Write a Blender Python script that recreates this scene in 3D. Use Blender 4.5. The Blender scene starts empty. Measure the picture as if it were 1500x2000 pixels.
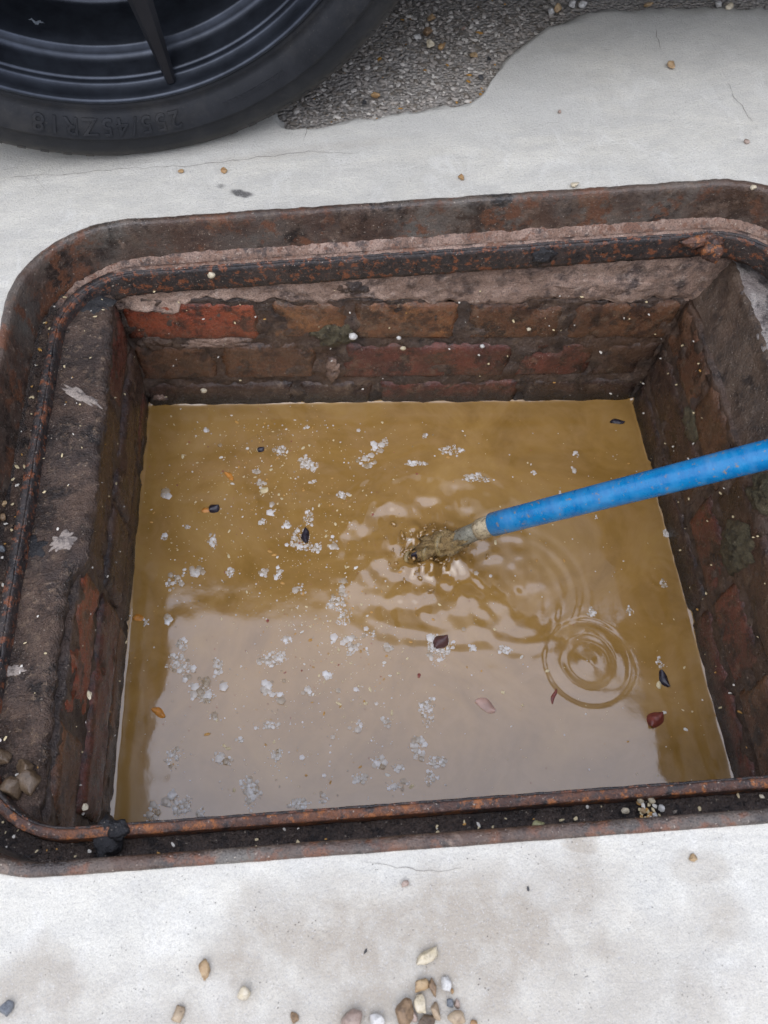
import bpy, bmesh, math, random
import numpy as np
from mathutils import Vector, Matrix, noise as mn

random.seed(7)
rng = np.random.default_rng(11)
S = bpy.context.scene
COL = S.collection

# ------------------------------------------------------------------ camera, sky, sun, exposure
H = 0.92                                   # camera height above the water (water level is z = 0)
R = np.array([[0.9954283393, -0.0240938597, 0.0924224391],
              [-0.0658638824, -0.8739391563, 0.4815519702],
              [0.0691691428, -0.4854377787, -0.8715307182]])
F = 1550.0
cd = bpy.data.cameras.new('camera')
cd.sensor_fit = 'VERTICAL'; cd.sensor_height = 24.0; cd.sensor_width = 18.0
cd.lens = F / 2000 * 24.0
cd.clip_start = 0.02; cd.clip_end = 600
cam = bpy.data.objects.new('camera', cd); COL.objects.link(cam)
m = Matrix.Identity(4)
for i in range(3):
    m[i][0] = R[i, 0]; m[i][1] = -R[i, 1]; m[i][2] = -R[i, 2]
m[0][3], m[1][3], m[2][3] = 0, 0, H
cam.matrix_world = m
cd.dof.use_dof = True; cd.dof.focus_distance = 0.82; cd.dof.aperture_fstop = 9.0
S.camera = cam

W = bpy.data.worlds.new('World'); S.world = W; W.use_nodes = True
wt = W.node_tree; wt.nodes.clear()
SUN_EL, SUN_ROT = math.radians(58), math.radians(205)
sky = wt.nodes.new('ShaderNodeTexSky'); sky.sky_type = 'NISHITA'; sky.sun_disc = False
sky.sun_elevation = SUN_EL; sky.sun_rotation = SUN_ROT
sky.air_density = 1.0; sky.dust_density = 4.0; sky.ozone_density = 1.0
hs = wt.nodes.new('ShaderNodeHueSaturation'); hs.inputs['Saturation'].default_value = 0.22
bg = wt.nodes.new('ShaderNodeBackground'); bg.inputs['Strength'].default_value = 0.15
wo = wt.nodes.new('ShaderNodeOutputWorld')
wt.links.new(sky.outputs[0], hs.inputs['Color'])
# overcast: the cloud deck is about three times brighter overhead than at the horizon, all the way round
tcw = wt.nodes.new('ShaderNodeTexCoord'); sx = wt.nodes.new('ShaderNodeSeparateXYZ'); wt.links.new(tcw.outputs['Generated'], sx.inputs[0])
cz = wt.nodes.new('ShaderNodeMath'); cz.operation = 'MULTIPLY_ADD'; cz.inputs[1].default_value = 2 / 3; cz.inputs[2].default_value = 1 / 3; cz.use_clamp = True
wt.links.new(sx.outputs[2], cz.inputs[0])
oc = wt.nodes.new('ShaderNodeMix'); oc.data_type = 'RGBA'; oc.clamp_result = False
oc.inputs[6].default_value = (0, 0, 0, 1); oc.inputs[7].default_value = (7.9, 8.6, 10.9, 1); wt.links.new(cz.outputs[0], oc.inputs[0])
ov = wt.nodes.new('ShaderNodeMix'); ov.data_type = 'RGBA'; ov.inputs[0].default_value = .75
wt.links.new(hs.outputs[0], ov.inputs[6]); wt.links.new(oc.outputs[2], ov.inputs[7]); wt.links.new(ov.outputs[2], bg.inputs[0])
wt.links.new(bg.outputs[0], wo.inputs[0])

sd = bpy.data.lights.new('sun', 'SUN'); sd.energy = 0.5; sd.angle = math.radians(60); sd.color = (1, .97, .93)
sun = bpy.data.objects.new('sun', sd); COL.objects.link(sun)
sdir = Vector((math.sin(SUN_ROT) * math.cos(SUN_EL), math.cos(SUN_ROT) * math.cos(SUN_EL), math.sin(SUN_EL)))
sun.rotation_euler = sdir.to_track_quat('Z', 'Y').to_euler()
sun.location = sdir * 6

S.view_settings.view_transform = 'Standard'; S.view_settings.look = 'None'
S.view_settings.gamma = 1; S.view_settings.use_curve_mapping = False
S.view_settings.exposure = 0.72
S.render.engine = 'CYCLES'
S.cycles.max_bounces = 4; S.cycles.diffuse_bounces = 2; S.cycles.glossy_bounces = 2; S.cycles.transparent_max_bounces = 5; S.cycles.caustics_reflective = False; S.cycles.caustics_refractive = False

# ------------------------------------------------------------------ geometry of the place
TILT = math.radians(5.5); H0 = 0.31        # the drive slopes up to the right
CA, SA = math.cos(TILT), math.sin(TILT)
def G(u, v, w=0.0):                        # drive coordinates -> world
    return (u * CA - w * SA, v, H0 + u * SA + w * CA)
def ray(px, py): return R @ np.array([px - 750., py - 1000., F])
def at_z(px, py, z):
    r = ray(px, py); t = (z - H) / r[2]; return np.array([0, 0, H]) + t * r
def at_y(px, py, Y):
    r = ray(px, py); return np.array([0, 0, H]) + r * Y / r[1]
def at_x(px, py, X):
    r = ray(px, py); return np.array([0, 0, H]) + r * X / r[0]
def at_g(px, py, w=0.0):                   # -> (u, v) on the drive's plane at height w
    r = ray(px, py); n = np.array([-SA, 0, CA]); o = np.array([0, 0, H])
    p0 = np.array(G(0, 0, w)); t = ((p0 - o) @ n) / (r @ n); p = o + t * r
    return (p[0] * CA + (p[2] - H0) * SA, p[1])

XL, XR, YF, YB = -0.222, 0.480, 0.098, 0.690        # inside faces of the brick chamber
FU0, FU1, FV0, FV1 = -0.311, 0.572, 0.0600, 0.7240  # outside of the iron frame (drive coordinates)
FR = 0.118                                          # its corner radius

def N(x, y, z, s, seed=0.0):
    return mn.noise((x * s + seed, y * s + seed * 1.7, z * s - seed))
def FB(x, y, z, s, seed=0.0, o=4):
    return mn.fractal((x * s + seed, y * s + seed * 1.7, z * s - seed), 1.0, 2.0, o)

# ------------------------------------------------------------------ node helper
class Mat:
    def __init__(self, name):
        self.m = bpy.data.materials.new(name); self.m.use_nodes = True
        self.t = self.m.node_tree; self.t.nodes.clear()
        self.out = self.t.nodes.new('ShaderNodeOutputMaterial')
        self.p = self.t.nodes.new('ShaderNodeBsdfPrincipled')
        self.t.links.new(self.p.outputs[0], self.out.inputs[0])
        g = self.t.nodes.new('ShaderNodeNewGeometry'); self.pos = g.outputs['Position']
    def L(self, a, b): self.t.links.new(a, b)
    def setin(self, sock, v):
        if hasattr(v, 'is_output'): self.L(v, sock)
        elif isinstance(v, (tuple, list)) and len(v) == 3 and sock.type == 'RGBA': sock.default_value = (*v, 1)
        else: sock.default_value = v
    def noise(self, scale, detail=4, rough=.55, off=0.0, stretch=None, dist=0.0):
        vec = self.pos
        if off or stretch:
            mp = self.t.nodes.new('ShaderNodeMapping'); self.L(vec, mp.inputs[0])
            mp.inputs['Location'].default_value = (off, off * 1.3, off * .7)
            if stretch: mp.inputs['Scale'].default_value = stretch
            vec = mp.outputs[0]
        n = self.t.nodes.new('ShaderNodeTexNoise'); self.L(vec, n.inputs['Vector'])
        n.inputs['Scale'].default_value = scale; n.inputs['Detail'].default_value = detail
        n.inputs['Roughness'].default_value = rough; n.inputs['Distortion'].default_value = dist
        return n.outputs['Fac']
    def voro(self, scale, out='Distance', feature='F1'):
        n = self.t.nodes.new('ShaderNodeTexVoronoi'); self.L(self.pos, n.inputs['Vector'])
        n.feature = feature; n.inputs['Scale'].default_value = scale
        return n.outputs[out]
    def ramp(self, fac, stops, const=False):
        r = self.t.nodes.new('ShaderNodeValToRGB'); self.setin(r.inputs[0], fac)
        e = r.color_ramp.elements
        while len(e) < len(stops): e.new(.5)
        for q, (pos, c) in zip(e, stops):
            q.position = pos; q.color = (*c, 1) if isinstance(c, (tuple, list)) else (c, c, c, 1)
        if const: r.color_ramp.interpolation = 'CONSTANT'
        return r.outputs[0]
    def step(self, fac, a, b): return self.ramp(fac, [(a, 0.), (b, 1.)])
    def mix(self, fac, a, b, mode='MIX'):
        n = self.t.nodes.new('ShaderNodeMix'); n.data_type = 'RGBA'; n.blend_type = mode
        self.setin(n.inputs[0], fac); self.setin(n.inputs[6], a); self.setin(n.inputs[7], b)
        return n.outputs[2]
    def math(self, op, a, b=0.0):
        n = self.t.nodes.new('ShaderNodeMath'); n.operation = op; n.use_clamp = False
        self.setin(n.inputs[0], a); self.setin(n.inputs[1], b); return n.outputs[0]
    def attr(self, name):
        n = self.t.nodes.new('ShaderNodeAttribute'); n.attribute_name = name
        s = self.t.nodes.new('ShaderNodeSeparateColor'); self.L(n.outputs['Color'], s.inputs[0])
        return s.outputs
    def bump(self, h, strength=.5, dist=.001, prev=None):
        b = self.t.nodes.new('ShaderNodeBump'); self.setin(b.inputs['Height'], h)
        b.inputs['Strength'].default_value = strength; b.inputs['Distance'].default_value = dist
        if prev is not None: self.L(prev, b.inputs['Normal'])
        return b.outputs[0]
    def fin(self, color=None, rough=None, normal=None, metal=None, **kw):
        if color is not None: self.setin(self.p.inputs['Base Color'], color)
        if rough is not None: self.setin(self.p.inputs['Roughness'], rough)
        if normal is not None: self.L(normal, self.p.inputs['Normal'])
        if metal is not None: self.setin(self.p.inputs['Metallic'], metal)
        for k, v in kw.items(): self.setin(self.p.inputs[k.replace('_', ' ')], v)
        return self.m

# ------------------------------------------------------------------ object helpers
def origin(o):
    v = Vector((0, 0, 0))
    while o is not None: v = v + o.location; o = o.parent
    return v
def mesh(name, verts, faces, mat, parent=None, smooth=True, base=None):
    """verts in world coordinates; the object sits at its parent's origin (or at base)"""
    me = bpy.data.meshes.new(name)
    o = bpy.data.objects.new(name, me); COL.objects.link(o)
    if parent is not None: o.parent = parent; L = origin(parent)
    else:
        L = Vector(base) if base is not None else Vector((0, 0, 0)); o.location = L
    V = np.asarray(verts, dtype=float) - np.array(L)
    me.from_pydata([tuple(v) for v in V], [], [tuple(int(i) for i in f) for f in faces])
    if smooth: me.polygons.foreach_set('use_smooth', [True] * len(me.polygons))
    me.materials.append(mat); me.update()
    return o
def tag(o, label=None, cat=None, group=None, kind=None):
    if label: o['label'] = label
    if cat: o['category'] = cat
    if group: o['group'] = group
    if kind: o['kind'] = kind
    return o
def thing(name, loc, label, cat, group=None):
    o = bpy.data.objects.new(name, None); COL.objects.link(o); o.location = loc
    o.empty_display_size = .05
    return tag(o, label, cat, group)
def grid_faces(nu, nv, closed_u=False, closed_v=False, base=0, flip=False):
    f = []
    for i in range(nu if closed_u else nu - 1):
        for j in range(nv if closed_v else nv - 1):
            a = base + i * nv + j; b = base + ((i + 1) % nu) * nv + j
            c = base + ((i + 1) % nu) * nv + (j + 1) % nv; d = base + i * nv + (j + 1) % nv
            f.append((a, d, c, b) if flip else (a, b, c, d))
    return f
def tube(pts, radii, n=20, caps=True):
    """tube along a polyline -> verts, faces"""
    pts = [Vector(p) for p in pts]; V = []; Fc = []
    up = Vector((0, 0, 1))
    for i, p in enumerate(pts):
        d = (pts[min(i + 1, len(pts) - 1)] - pts[max(i - 1, 0)]).normalized()
        a = d.cross(up); a = a.normalized() if a.length > 1e-4 else Vector((1, 0, 0)); b = d.cross(a)
        for k in range(n):
            t = 2 * math.pi * k / n; V.append(tuple(p + (a * math.cos(t) + b * math.sin(t)) * radii[i]))
    Fc = grid_faces(len(pts), n, closed_v=True)
    if caps:
        Fc.append(tuple(range(n))); Fc.append(tuple(reversed(range((len(pts) - 1) * n, len(pts) * n))))
    return V, Fc
_ico = {}
def ico(sub):
    if sub not in _ico:
        bm = bmesh.new(); bmesh.ops.create_icosphere(bm, subdivisions=sub, radius=1)
        bm.verts.ensure_lookup_table()
        _ico[sub] = (np.array([v.co[:] for v in bm.verts]), [tuple(v.index for v in f.verts) for f in bm.faces]); bm.free()
    return _ico[sub]

# ------------------------------------------------------------------ materials
def make_concrete():
    k = Mat('white_concrete'); st = k.attr('stain')
    big = k.noise(7, 5, .6); mid = k.noise(38, 5, .65, 3.1); fine = k.noise(420, 3, .7); grain = k.noise(1100, 2, .6, 2)
    c = k.ramp(big, [(.3, (.61, .58, .495)), (.7, (.69, .66, .57))])
    c = k.mix(k.ramp(mid, [(.4, .0), (.8, .6)]), c, (.53, .505, .435))
    c = k.mix(k.ramp(k.noise(9, 5, .7, 6, (1., 2.6, 1.), 1.2), [(.42, 0.), (.62, .55)]), c, (.47, .455, .41))
    c = k.mix(k.ramp(k.noise(13, 5, .7, 12, (2.2, 1., 1.), 1.), [(.52, 0.), (.68, .5)]), c, (.74, .72, .65))
    # beige dirt (R), damp grey (G), dark marks (B)
    f = k.math('MULTIPLY', st[0], k.ramp(mid, [(.30, .35), (.56, 1.)]))
    c = k.mix(f, c, (.39, .34, .27))
    c = k.mix(k.math('MULTIPLY', st[1], k.ramp(k.noise(16, 5, .6, 8), [(.2, .55), (.7, 1.)])), c, (.54, .525, .47))
    c = k.mix(st[2], c, (.035, .033, .033))
    c = k.mix(k.ramp(fine, [(.30, .6), (.45, 0.)]), c, (.40, .38, .35))
    c = k.mix(k.ramp(k.noise(900, 2, .5, 7), [(.62, 0.), (.70, .4)]), c, (.68, .67, .65))
    pit = k.ramp(k.voro(300), [(.0, 1.), (.16, 0.)])
    pm = k.math('MULTIPLY', pit, k.ramp(k.noise(60, 3, .5, 5), [(.50, 0.), (.66, .9)]))
    c = k.mix(pm, c, (.12, .105, .09))
    c = k.mix(k.ramp(grain, [(.35, .30), (.60, 0.)]), c, (.25, .24, .22))
    h = k.math('SUBTRACT', k.math('ADD', k.math('MULTIPLY', fine, .7), k.math('MULTIPLY', mid, .8)), pm)
    return k.fin(c, .86, k.bump(h, .9, .0018))
def make_oldconcrete():
    k = Mat('exposed_aggregate'); vc = k.voro(210, 'Color'); vd = k.voro(210)
    s = k.t.nodes.new('ShaderNodeSeparateColor'); k.L(vc, s.inputs[0])
    c = k.ramp(s.outputs[0], [(0, (.22, .19, .15)), (.35, (.39, .35, .30)), (.6, (.46, .42, .365)), (.8, (.29, .225, .15)), (1, (.58, .54, .48))])
    c = k.mix(k.ramp(vd, [(.25, 0.), (.6, 1.)]), c, (.27, .25, .22))
    c = k.mix(k.ramp(k.noise(14, 5, .6), [(.35, .0), (.7, .65)]), c, (.34, .31, .275))
    n = k.bump(k.math('ADD', k.math('MULTIPLY', vd, -1.), k.noise(90, 4)), .9, .004)
    return k.fin(c, .8, n)
def make_grime(name, cols, scale, rough=(.35, .75), bump=.6, bdist=.0015, speck=(.45, .38, .30), off=0., rust=None, spec=.5, fine=700, slime=0., tide=0.):
    """surface of four mottled colours with pits; cols = dark, base, second, light"""
    k = Mat(name)
    a = k.noise(scale, 4, .65, off); b = k.noise(scale * 2.7, 4, .7, off + 4); d = k.noise(scale * 9, 4, .7, off + 9); e = k.noise(fine, 2, .6)
    c = k.mix(k.ramp(a, [(.38, 0.), (.56, 1.)]), cols[1], cols[2])
    c = k.mix(k.ramp(b, [(.50, 0.), (.62, .88)]), c, cols[0])
    c = k.mix(k.ramp(d, [(.56, 0.), (.70, .75)]), c, cols[3])
    if rust: c = k.mix(k.ramp(k.noise(scale * 4, 4, .7, off + 17), [(.53, 0.), (.61, .9)]), c, rust)
    c = k.mix(k.ramp(e, [(.32, .65), (.5, 0.)]), c, cols[0])
    c = k.mix(k.ramp(k.noise(fine * .6, 2, .5, off + 2), [(.68, 0.), (.74, .8)]), c, speck)
    if slime:
        sl = k.noise(9, 6, .68, 33., dist=.6); sl2 = k.noise(34, 6, .7, 21.)
        c = k.mix(k.ramp(sl, [(.44, 0.), (.64, slime)]), c, (.105, .058, .034))
        c = k.mix(k.ramp(sl2, [(.52, 0.), (.62, slime * .95)]), c, (.022, .016, .014))
        c = k.mix(k.ramp(k.noise(48, 6, .7, 41.), [(.56, 0.), (.68, slime * .75)]), c, (.20, .14, .095))
    if tide:
        z = k.t.nodes.new('ShaderNodeSeparateXYZ'); k.L(k.pos, z.inputs[0])
        zz = k.math('ADD', z.outputs[2], k.math('MULTIPLY', k.noise(30, 4, .6, 13.), .03))
        c = k.mix(k.ramp(zz, [(.026, tide), (.045, 0.)]), c, (.016, .014, .013))
    h = k.math('ADD', k.math('MULTIPLY', d, 1.), k.math('MULTIPLY', e, .45))
    r = k.ramp(b, [(.35, rough[1]), (.65, rough[0])])
    return k.fin(c, r, k.bump(h, bump, bdist), Specular_IOR_Level=spec)

M_conc = make_concrete(); M_old = make_oldconcrete()
M_outer = make_grime('patinated_iron', ((.016, .014, .013), (.135, .120, .100), (.082, .050, .036), (.24, .17, .125)), 8, (.16, .55), 1., .002, off=2.2, rust=(.16, .066, .034), slime=.45)
M_inner = make_grime('rusted_iron', ((.022, .019, .018), (.20, .075, .032), (.09, .045, .032), (.27, .17, .13)), 26, (.4, .75), .9, .0014, off=7.7, rust=(.36, .125, .035))
M_floor = make_grime('silted_iron', ((.014, .011, .010), (.046, .034, .028), (.078, .055, .043), (.15, .11, .08)), 30, (.06, .35), 1.0, .004, off=5.1, fine=520)
M_silt = make_grime('pale_silt', ((.05, .035, .03), (.35, .24, .185), (.22, .135, .095), (.50, .38, .30)), 16, (.45, .8), 1.0, .003, off=5.6, fine=520, rust=(.18, .085, .05))
M_flange = make_grime('black_rusted_iron', ((.014, .013, .014), (.055, .040, .034), (.030, .025, .023), (.15, .095, .07)), 26, (.25, .6), .9, .0016, off=3.9, rust=(.22, .075, .032))
M_mortar = make_grime('dirty_mortar', ((.035, .026, .022), (.115, .08, .062), (.065, .045, .035), (.19, .15, .125)), 18, (.22, .6), 1., .003, off=1.3, slime=.8, tide=.85)
M_wall = make_grime('muddy_render', ((.030, .023, .019), (.125, .085, .058), (.085, .058, .040), (.20, .15, .11)), 16, (.3, .65), .9, .003, off=12.3, slime=.4)
M_collar = make_grime('pale_mortar', ((.06, .045, .042), (.48, .335, .255), (.31, .205, .15), (.58, .45, .365)), 11, (.5, .85), 1., .004, off=6.3, slime=.42)
M_ledge = make_grime('ledge_mortar', ((.016, .013, .012), (.130, .084, .060), (.066, .045, .036), (.31, .215, .14)), 16, (.3, .7), 1.0, .006, off=3.3, slime=.5)
M_ledge2 = make_grime('ledge_mortar_pale', ((.05, .042, .04), (.36, .33, .30), (.24, .20, .18), (.42, .38, .34)), 13, (.5, .85), .9, .0028, off=8.3)
M_smear = make_grime('cement_smear', ((.10, .08, .07), (.40, .33, .28), (.30, .25, .21), (.46, .40, .35)), 30, (.6, .9), .9, .002, off=4.4)
M_moss = make_grime('mossy_lump', ((.03, .025, .016), (.15, .12, .065), (.10, .085, .045), (.27, .22, .12)), 60, (.4, .8), 1.0, .004, off=9.1)
BR = {}
for nm, cc in dict(red=((.04, .022, .018), (.33, .082, .036), (.26, .062, .03), (.28, .12, .07)),
                   brown=((.028, .019, .015), (.18, .082, .040), (.12, .054, .030), (.23, .15, .09)),
                   orange=((.035, .022, .016), (.31, .135, .052), (.20, .085, .04), (.30, .20, .115)),
                   dark=((.020, .014, .013), (.066, .035, .026), (.046, .028, .022), (.11, .07, .052)),
                   maroon=((.022, .015, .014), (.165, .050, .032), (.10, .036, .027), (.13, .075, .055))).items():
    BR[nm] = make_grime('brick_' + nm, cc, 17, (.12, .42), .9, .0022, off=len(nm) * 1.9, slime=.7, tide=.85)

def make_water():
    k = Mat('muddy_water')
    a = k.noise(6, 5, .65, dist=1.6); b = k.noise(20, 5, .65, 4, dist=1.4)
    c = k.ramp(a, [(.30, (.215, .116, .026)), (.5, (.285, .160, .042)), (.7, (.350, .208, .064))])
    c = k.mix(k.ramp(b, [(.45, 0.), (.75, .6)]), c, (.33, .195, .075))
    n = k.bump(k.noise(70, 4, .6, 1), .10, .001)
    return k.fin(c, k.ramp(a, [(.35, .05), (.65, .13)]), n, IOR=1.55, Specular_IOR_Level=1.0)
M_water = make_water()
def make_foam():
    k = Mat('foam_bubbles')
    g = k.t.nodes.new('ShaderNodeNewGeometry')
    c = k.ramp(g.outputs['Random Per Island'], [(0., (.36, .26, .14)), (.45, (.66, .59, .50)), (1., (.92, .90, .87))])
    k.fin(c, .05, IOR=1.4, Specular_IOR_Level=1.0)
    k.p.inputs['Alpha'].default_value = .55
    return k.m
M_foam = make_foam()
def plain(name, c, rough=.5, var=.25, scale=60, bump=.3, bd=.0008, **kw):
    k = Mat(name); n = k.noise(scale, 5, .6, len(name) * .7); n2 = k.noise(scale * 6, 4, .6)
    d = tuple(x * (1 - var) for x in c); e = tuple(min(1, x * (1 + var)) for x in c)
    col = k.ramp(n, [(.3, d), (.7, e)])
    return k.fin(col, rough, k.bump(n2, bump, bd), **kw)

# ================================================================== THE DRIVE
def round_rect(u0, u1, v0, v1, r, n_side=150, n_arc=44):
    P = []
    def seg(a, b, n):
        for i in range(n): t = i / n; P.append((a[0] + (b[0] - a[0]) * t, a[1] + (b[1] - a[1]) * t))
    def arc(c, a0, n):
        for i in range(n): t = math.radians(a0 + 90 * i / n); P.append((c[0] + r * math.cos(t), c[1] + r * math.sin(t)))
    seg((u0 + r, v0), (u1 - r, v0), n_side); arc((u1 - r, v0 + r), -90, n_arc)
    seg((u1, v0 + r), (u1, v1 - r), n_side); arc((u1 - r, v1 - r), 0, n_arc)
    seg((u1 - r, v1), (u0 + r, v1), n_side); arc((u0 + r, v1 - r), 90, n_arc)
    seg((u0, v1 - r), (u0, v0 + r), n_side); arc((u0 + r, v0 + r), 180, n_arc)
    return np.array(P)
def offset_rect(d, **kw):
    return round_rect(FU0 + d, FU1 - d, FV0 + d, FV1 - d, max(FR - d, .01), **kw)
CEN = np.array([.13, .39])
def cast(poly, dirs):
    out = []
    A = poly; B = np.roll(poly, -1, 0)
    for d in dirs:
        best = None
        for a, b in zip(A, B):
            e = b - a; den = d[0] * e[1] - d[1] * e[0]
            if abs(den) < 1e-9: continue
            q = a - CEN; t = (q[0] * e[1] - q[1] * e[0]) / den; s = (q[0] * d[1] - q[1] * d[0]) / den
            if t > 0 and -1e-6 <= s <= 1 + 1e-6 and (best is None or t < best): best = t
        out.append(CEN + d * best)
    return np.array(out)
slab_poly = np.array([(-1.3, -.085), (1.6, -.075), (1.6, 1.10), (.9, 1.075), (.62, 1.062), (.50, 1.075), (.40, 1.083), (.33, 1.055), (.275, 1.00),
                      (.243, .955), (.228, .92), (.205, .898), (.13, .892), (.07, .882), (.01, .874), (-.03, .885), (-.07, .94), (-.5, .99), (-1.3, 1.0)])
_agc = {}
def at_gc(px, py):
    if (px, py) not in _agc: _agc[(px, py)] = at_g(px, py)
    return _agc[(px, py)]
def blob(px, py, u, v, ru, rv, ang=0, soft=.5, sc=14, seed=0.):
    c = at_gc(px, py); du, dv = u - c[0], v - c[1]
    if abs(du) + abs(dv) > 2.4 * (ru + rv): return 0.
    ca, sa = math.cos(ang), math.sin(ang); a = (du * ca + dv * sa) / ru; b = (-du * sa + dv * ca) / rv
    d = math.sqrt(a * a + b * b) + .55 * FB(u, v, 0, sc, seed)
    return max(0., min(1., (1. - d) / soft + .5))
inner = offset_rect(.001, n_side=230, n_arc=60)
dirs = inner - CEN; dirs = dirs / np.linalg.norm(dirs, axis=1)[:, None]
outer = cast(slab_poly, dirs)
ts = np.concatenate([[0, .0], np.linspace(.006, 1, 105) ** 1.25])
V = []; stain = []
cent = [at_g(*q) for q in ((850, 1860), (1250, 250))]
for i in range(len(inner)):
    for j, t in enumerate(ts):
        p = inner[i] * (1 - t) + outer[i] * t
        edge = 0.
        if t > .85 and p[1] > .8: edge = ((t - .85) / .15) * (.014 * FB(p[0], p[1], 0, 26, 3, 5) + .006 * FB(p[0], p[1], 0, 90, 6, 3))
        u, v = p[0] + edge, p[1] + edge
        w = .0006 * FB(u, v, 0, 25) + .0009 * N(u, v, 0, 8, 2)
        if t > .9 and v > .8: w -= .011 * ((t - .9) / .1) ** 2; 
        if j == 0: w = -.06
        V.append(G(u, v, w))
        vis = -.6 < u < .95 and -.1 < v < 1.12
        r_ = g_ = b_ = 0.
        if vis:
            r_ = max(1.0 * blob(840, 1850, u, v, .15, .045, 0, .7, 16, 1), .6 * blob(640, 1995, u, v, .16, .035, 0, .7, 12, 2), .55 * blob(1150, 1970, u, v, .12, .03, 0, .8, 16, 6),
                     .75 * blob(60, 1975, u, v, .05, .03, 0, .6, 22, 3), .9 * blob(1125, 1645, u, v, .013, .009, 0, .3, 60, 4),
                     .5 * blob(1360, 1690, u, v, .018, .012, 0, .5, 40, 8), 
                     .35 * blob(620, 290, u, v, .12, .008, .1, .6, 30, 10))
            # older, greyer concrete beyond the collar of new mortar
            line = .800 + .012 * FB(u, 0, 0, 7, 5) + max(0, (u - .25)) * .06
            g_ = max(0., min(1., (v - line) / .035)) * (.60 + .6 * FB(u, v, 0, 6, 9, 3))
            g_ = max(g_, 1. * max(0, (t - .93) / .07) if v > .8 else 0)
            r_ = max(r_, .8 * max(0, (t - .955) / .045) if v > .8 else 0)
            g_ = max(g_, .6 * blob(900, 130, u, v, .05, .04, 0, .6, 14, 4) * (1 if u > .1 else 0))
            g_ = max(g_, .25 * blob(1250, 330, u, v, .22, .02, .1, .9, 10, 14), .2 * blob(400, 390, u, v, .1, .012, .08, .9, 20, 15))
            b_ = max(.9 * blob(470, 378, u, v, .012, .006, -.5, .25, 70, 6), .85 * blob(482, 382, u, v, .006, .005, 0, .3, 70, 7), .6 * blob(432, 364, u, v, .004, .003, 0, .4, 90, 7))
        stain.append((r_, g_, b_, 1))
n_r = len(ts)
Fc = grid_faces(len(inner), n_r, closed_u=True, flip=True)
# real edge thickness at the outside of the slab
base = len(V)
for i in range(len(inner)):
    p = outer[i]; V.append(G(p[0] + (p[0] - CEN[0]) * .002, p[1] + (p[1] - CEN[1]) * .002, -.03)); stain.append((.5, 1, 0, 1))
for i in range(len(inner)):
    a = i * n_r + n_r - 1; b = ((i + 1) % len(inner)) * n_r + n_r - 1
    Fc.append((a, base + i, base + (i + 1) % len(inner), b))
slab = tag(mesh('concrete_slab', V, Fc, M_conc, base=G(0, 0, 0)), kind='structure')
ca = slab.data.color_attributes.new('stain', 'FLOAT_COLOR', 'POINT')
ca.data.foreach_set('color', np.array(stain, dtype=np.float32).ravel())

# ground sheet of old exposed-aggregate concrete reaching the horizon
ga = offset_rect(-.03, n_side=60, n_arc=16)
dirs = ga - CEN; dirs = dirs / np.linalg.norm(dirs, axis=1)[:, None]
rs = [0, .04, .1, .18, .26, .34, .42, .5, .58, .66, .74, .85, 1, 1.3, 1.8, 2.6, 4, 7, 14, 30, 70, 200]
V = []
for i in range(len(ga)):
    for r_ in rs:
        p = ga[i] + dirs[i] * r_
        V.append(G(p[0], p[1], -.011 + (.002 * FB(p[0], p[1], 0, 9, 1) if r_ < 3 else 0)))
tag(mesh('ground', V, grid_faces(len(ga), len(rs), closed_u=True, flip=True), M_old, base=G(0, 0, 0)), kind='structure')

# hairline cracks and the cold joint of the newer mortar collar
M_crack = plain('crack_shadow', (.24, .22, .19), .9)  # grey-brown colour of the crack strips themselves
def crack(pts, w0, seed):
    P = [at_g(*p) for p in pts]; L = []
    for a, b in zip(P[:-1], P[1:]):
        n = max(3, int(math.hypot(b[0] - a[0], b[1] - a[1]) / .004))
        for i in range(n): t = i / n; L.append((a[0] + (b[0] - a[0]) * t, a[1] + (b[1] - a[1]) * t))
    L.append(P[-1]); V = []
    for i, (u, v) in enumerate(L):
        u += .0035 * FB(u, v, 0, 45, seed); v += .0035 * FB(u, v, 0, 45, seed + 5)
        w = .7 * w0 * (.25 + 1.1 * abs(N(u, v, 0, 60, seed))) * min(1, i / 6 + .1, (len(L) - 1 - i) / 6 + .1)
        d = Vector((L[min(i + 1, len(L) - 1)][0] - L[max(i - 1, 0)][0], L[min(i + 1, len(L) - 1)][1] - L[max(i - 1, 0)][1])).normalized()
        h = .0006 * FB(u, v, 0, 25) + .0009 * N(u, v, 0, 8, 2) + .0004
        V += [G(u - d.y * w, v + d.x * w, h), G(u + d.y * w, v - d.x * w, h)]
    return mesh('crack', V, grid_faces(len(L), 2), M_crack, slab)
crack([(0, 346), (110, 343), (210, 330), (330, 326), (430, 318), (600, 296), (700, 300)], .0007, 1)
crack([(1283, 45), (1281, 70), (1290, 92), (1296, 110)], .0009, 2)
crack([(1420, 160), (1432, 185), (1455, 215), (1470, 245)], .0009, 3)
crack([(700, 1683), (770, 1688), (815, 1700), (850, 1697), (900, 1693)], .0006, 4)
crack([(60, 395), (90, 370), (70, 350), (100, 330)], .0006, 5)
crack([(595, 240), (600, 258), (590, 280)], .0009, 6)

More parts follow.
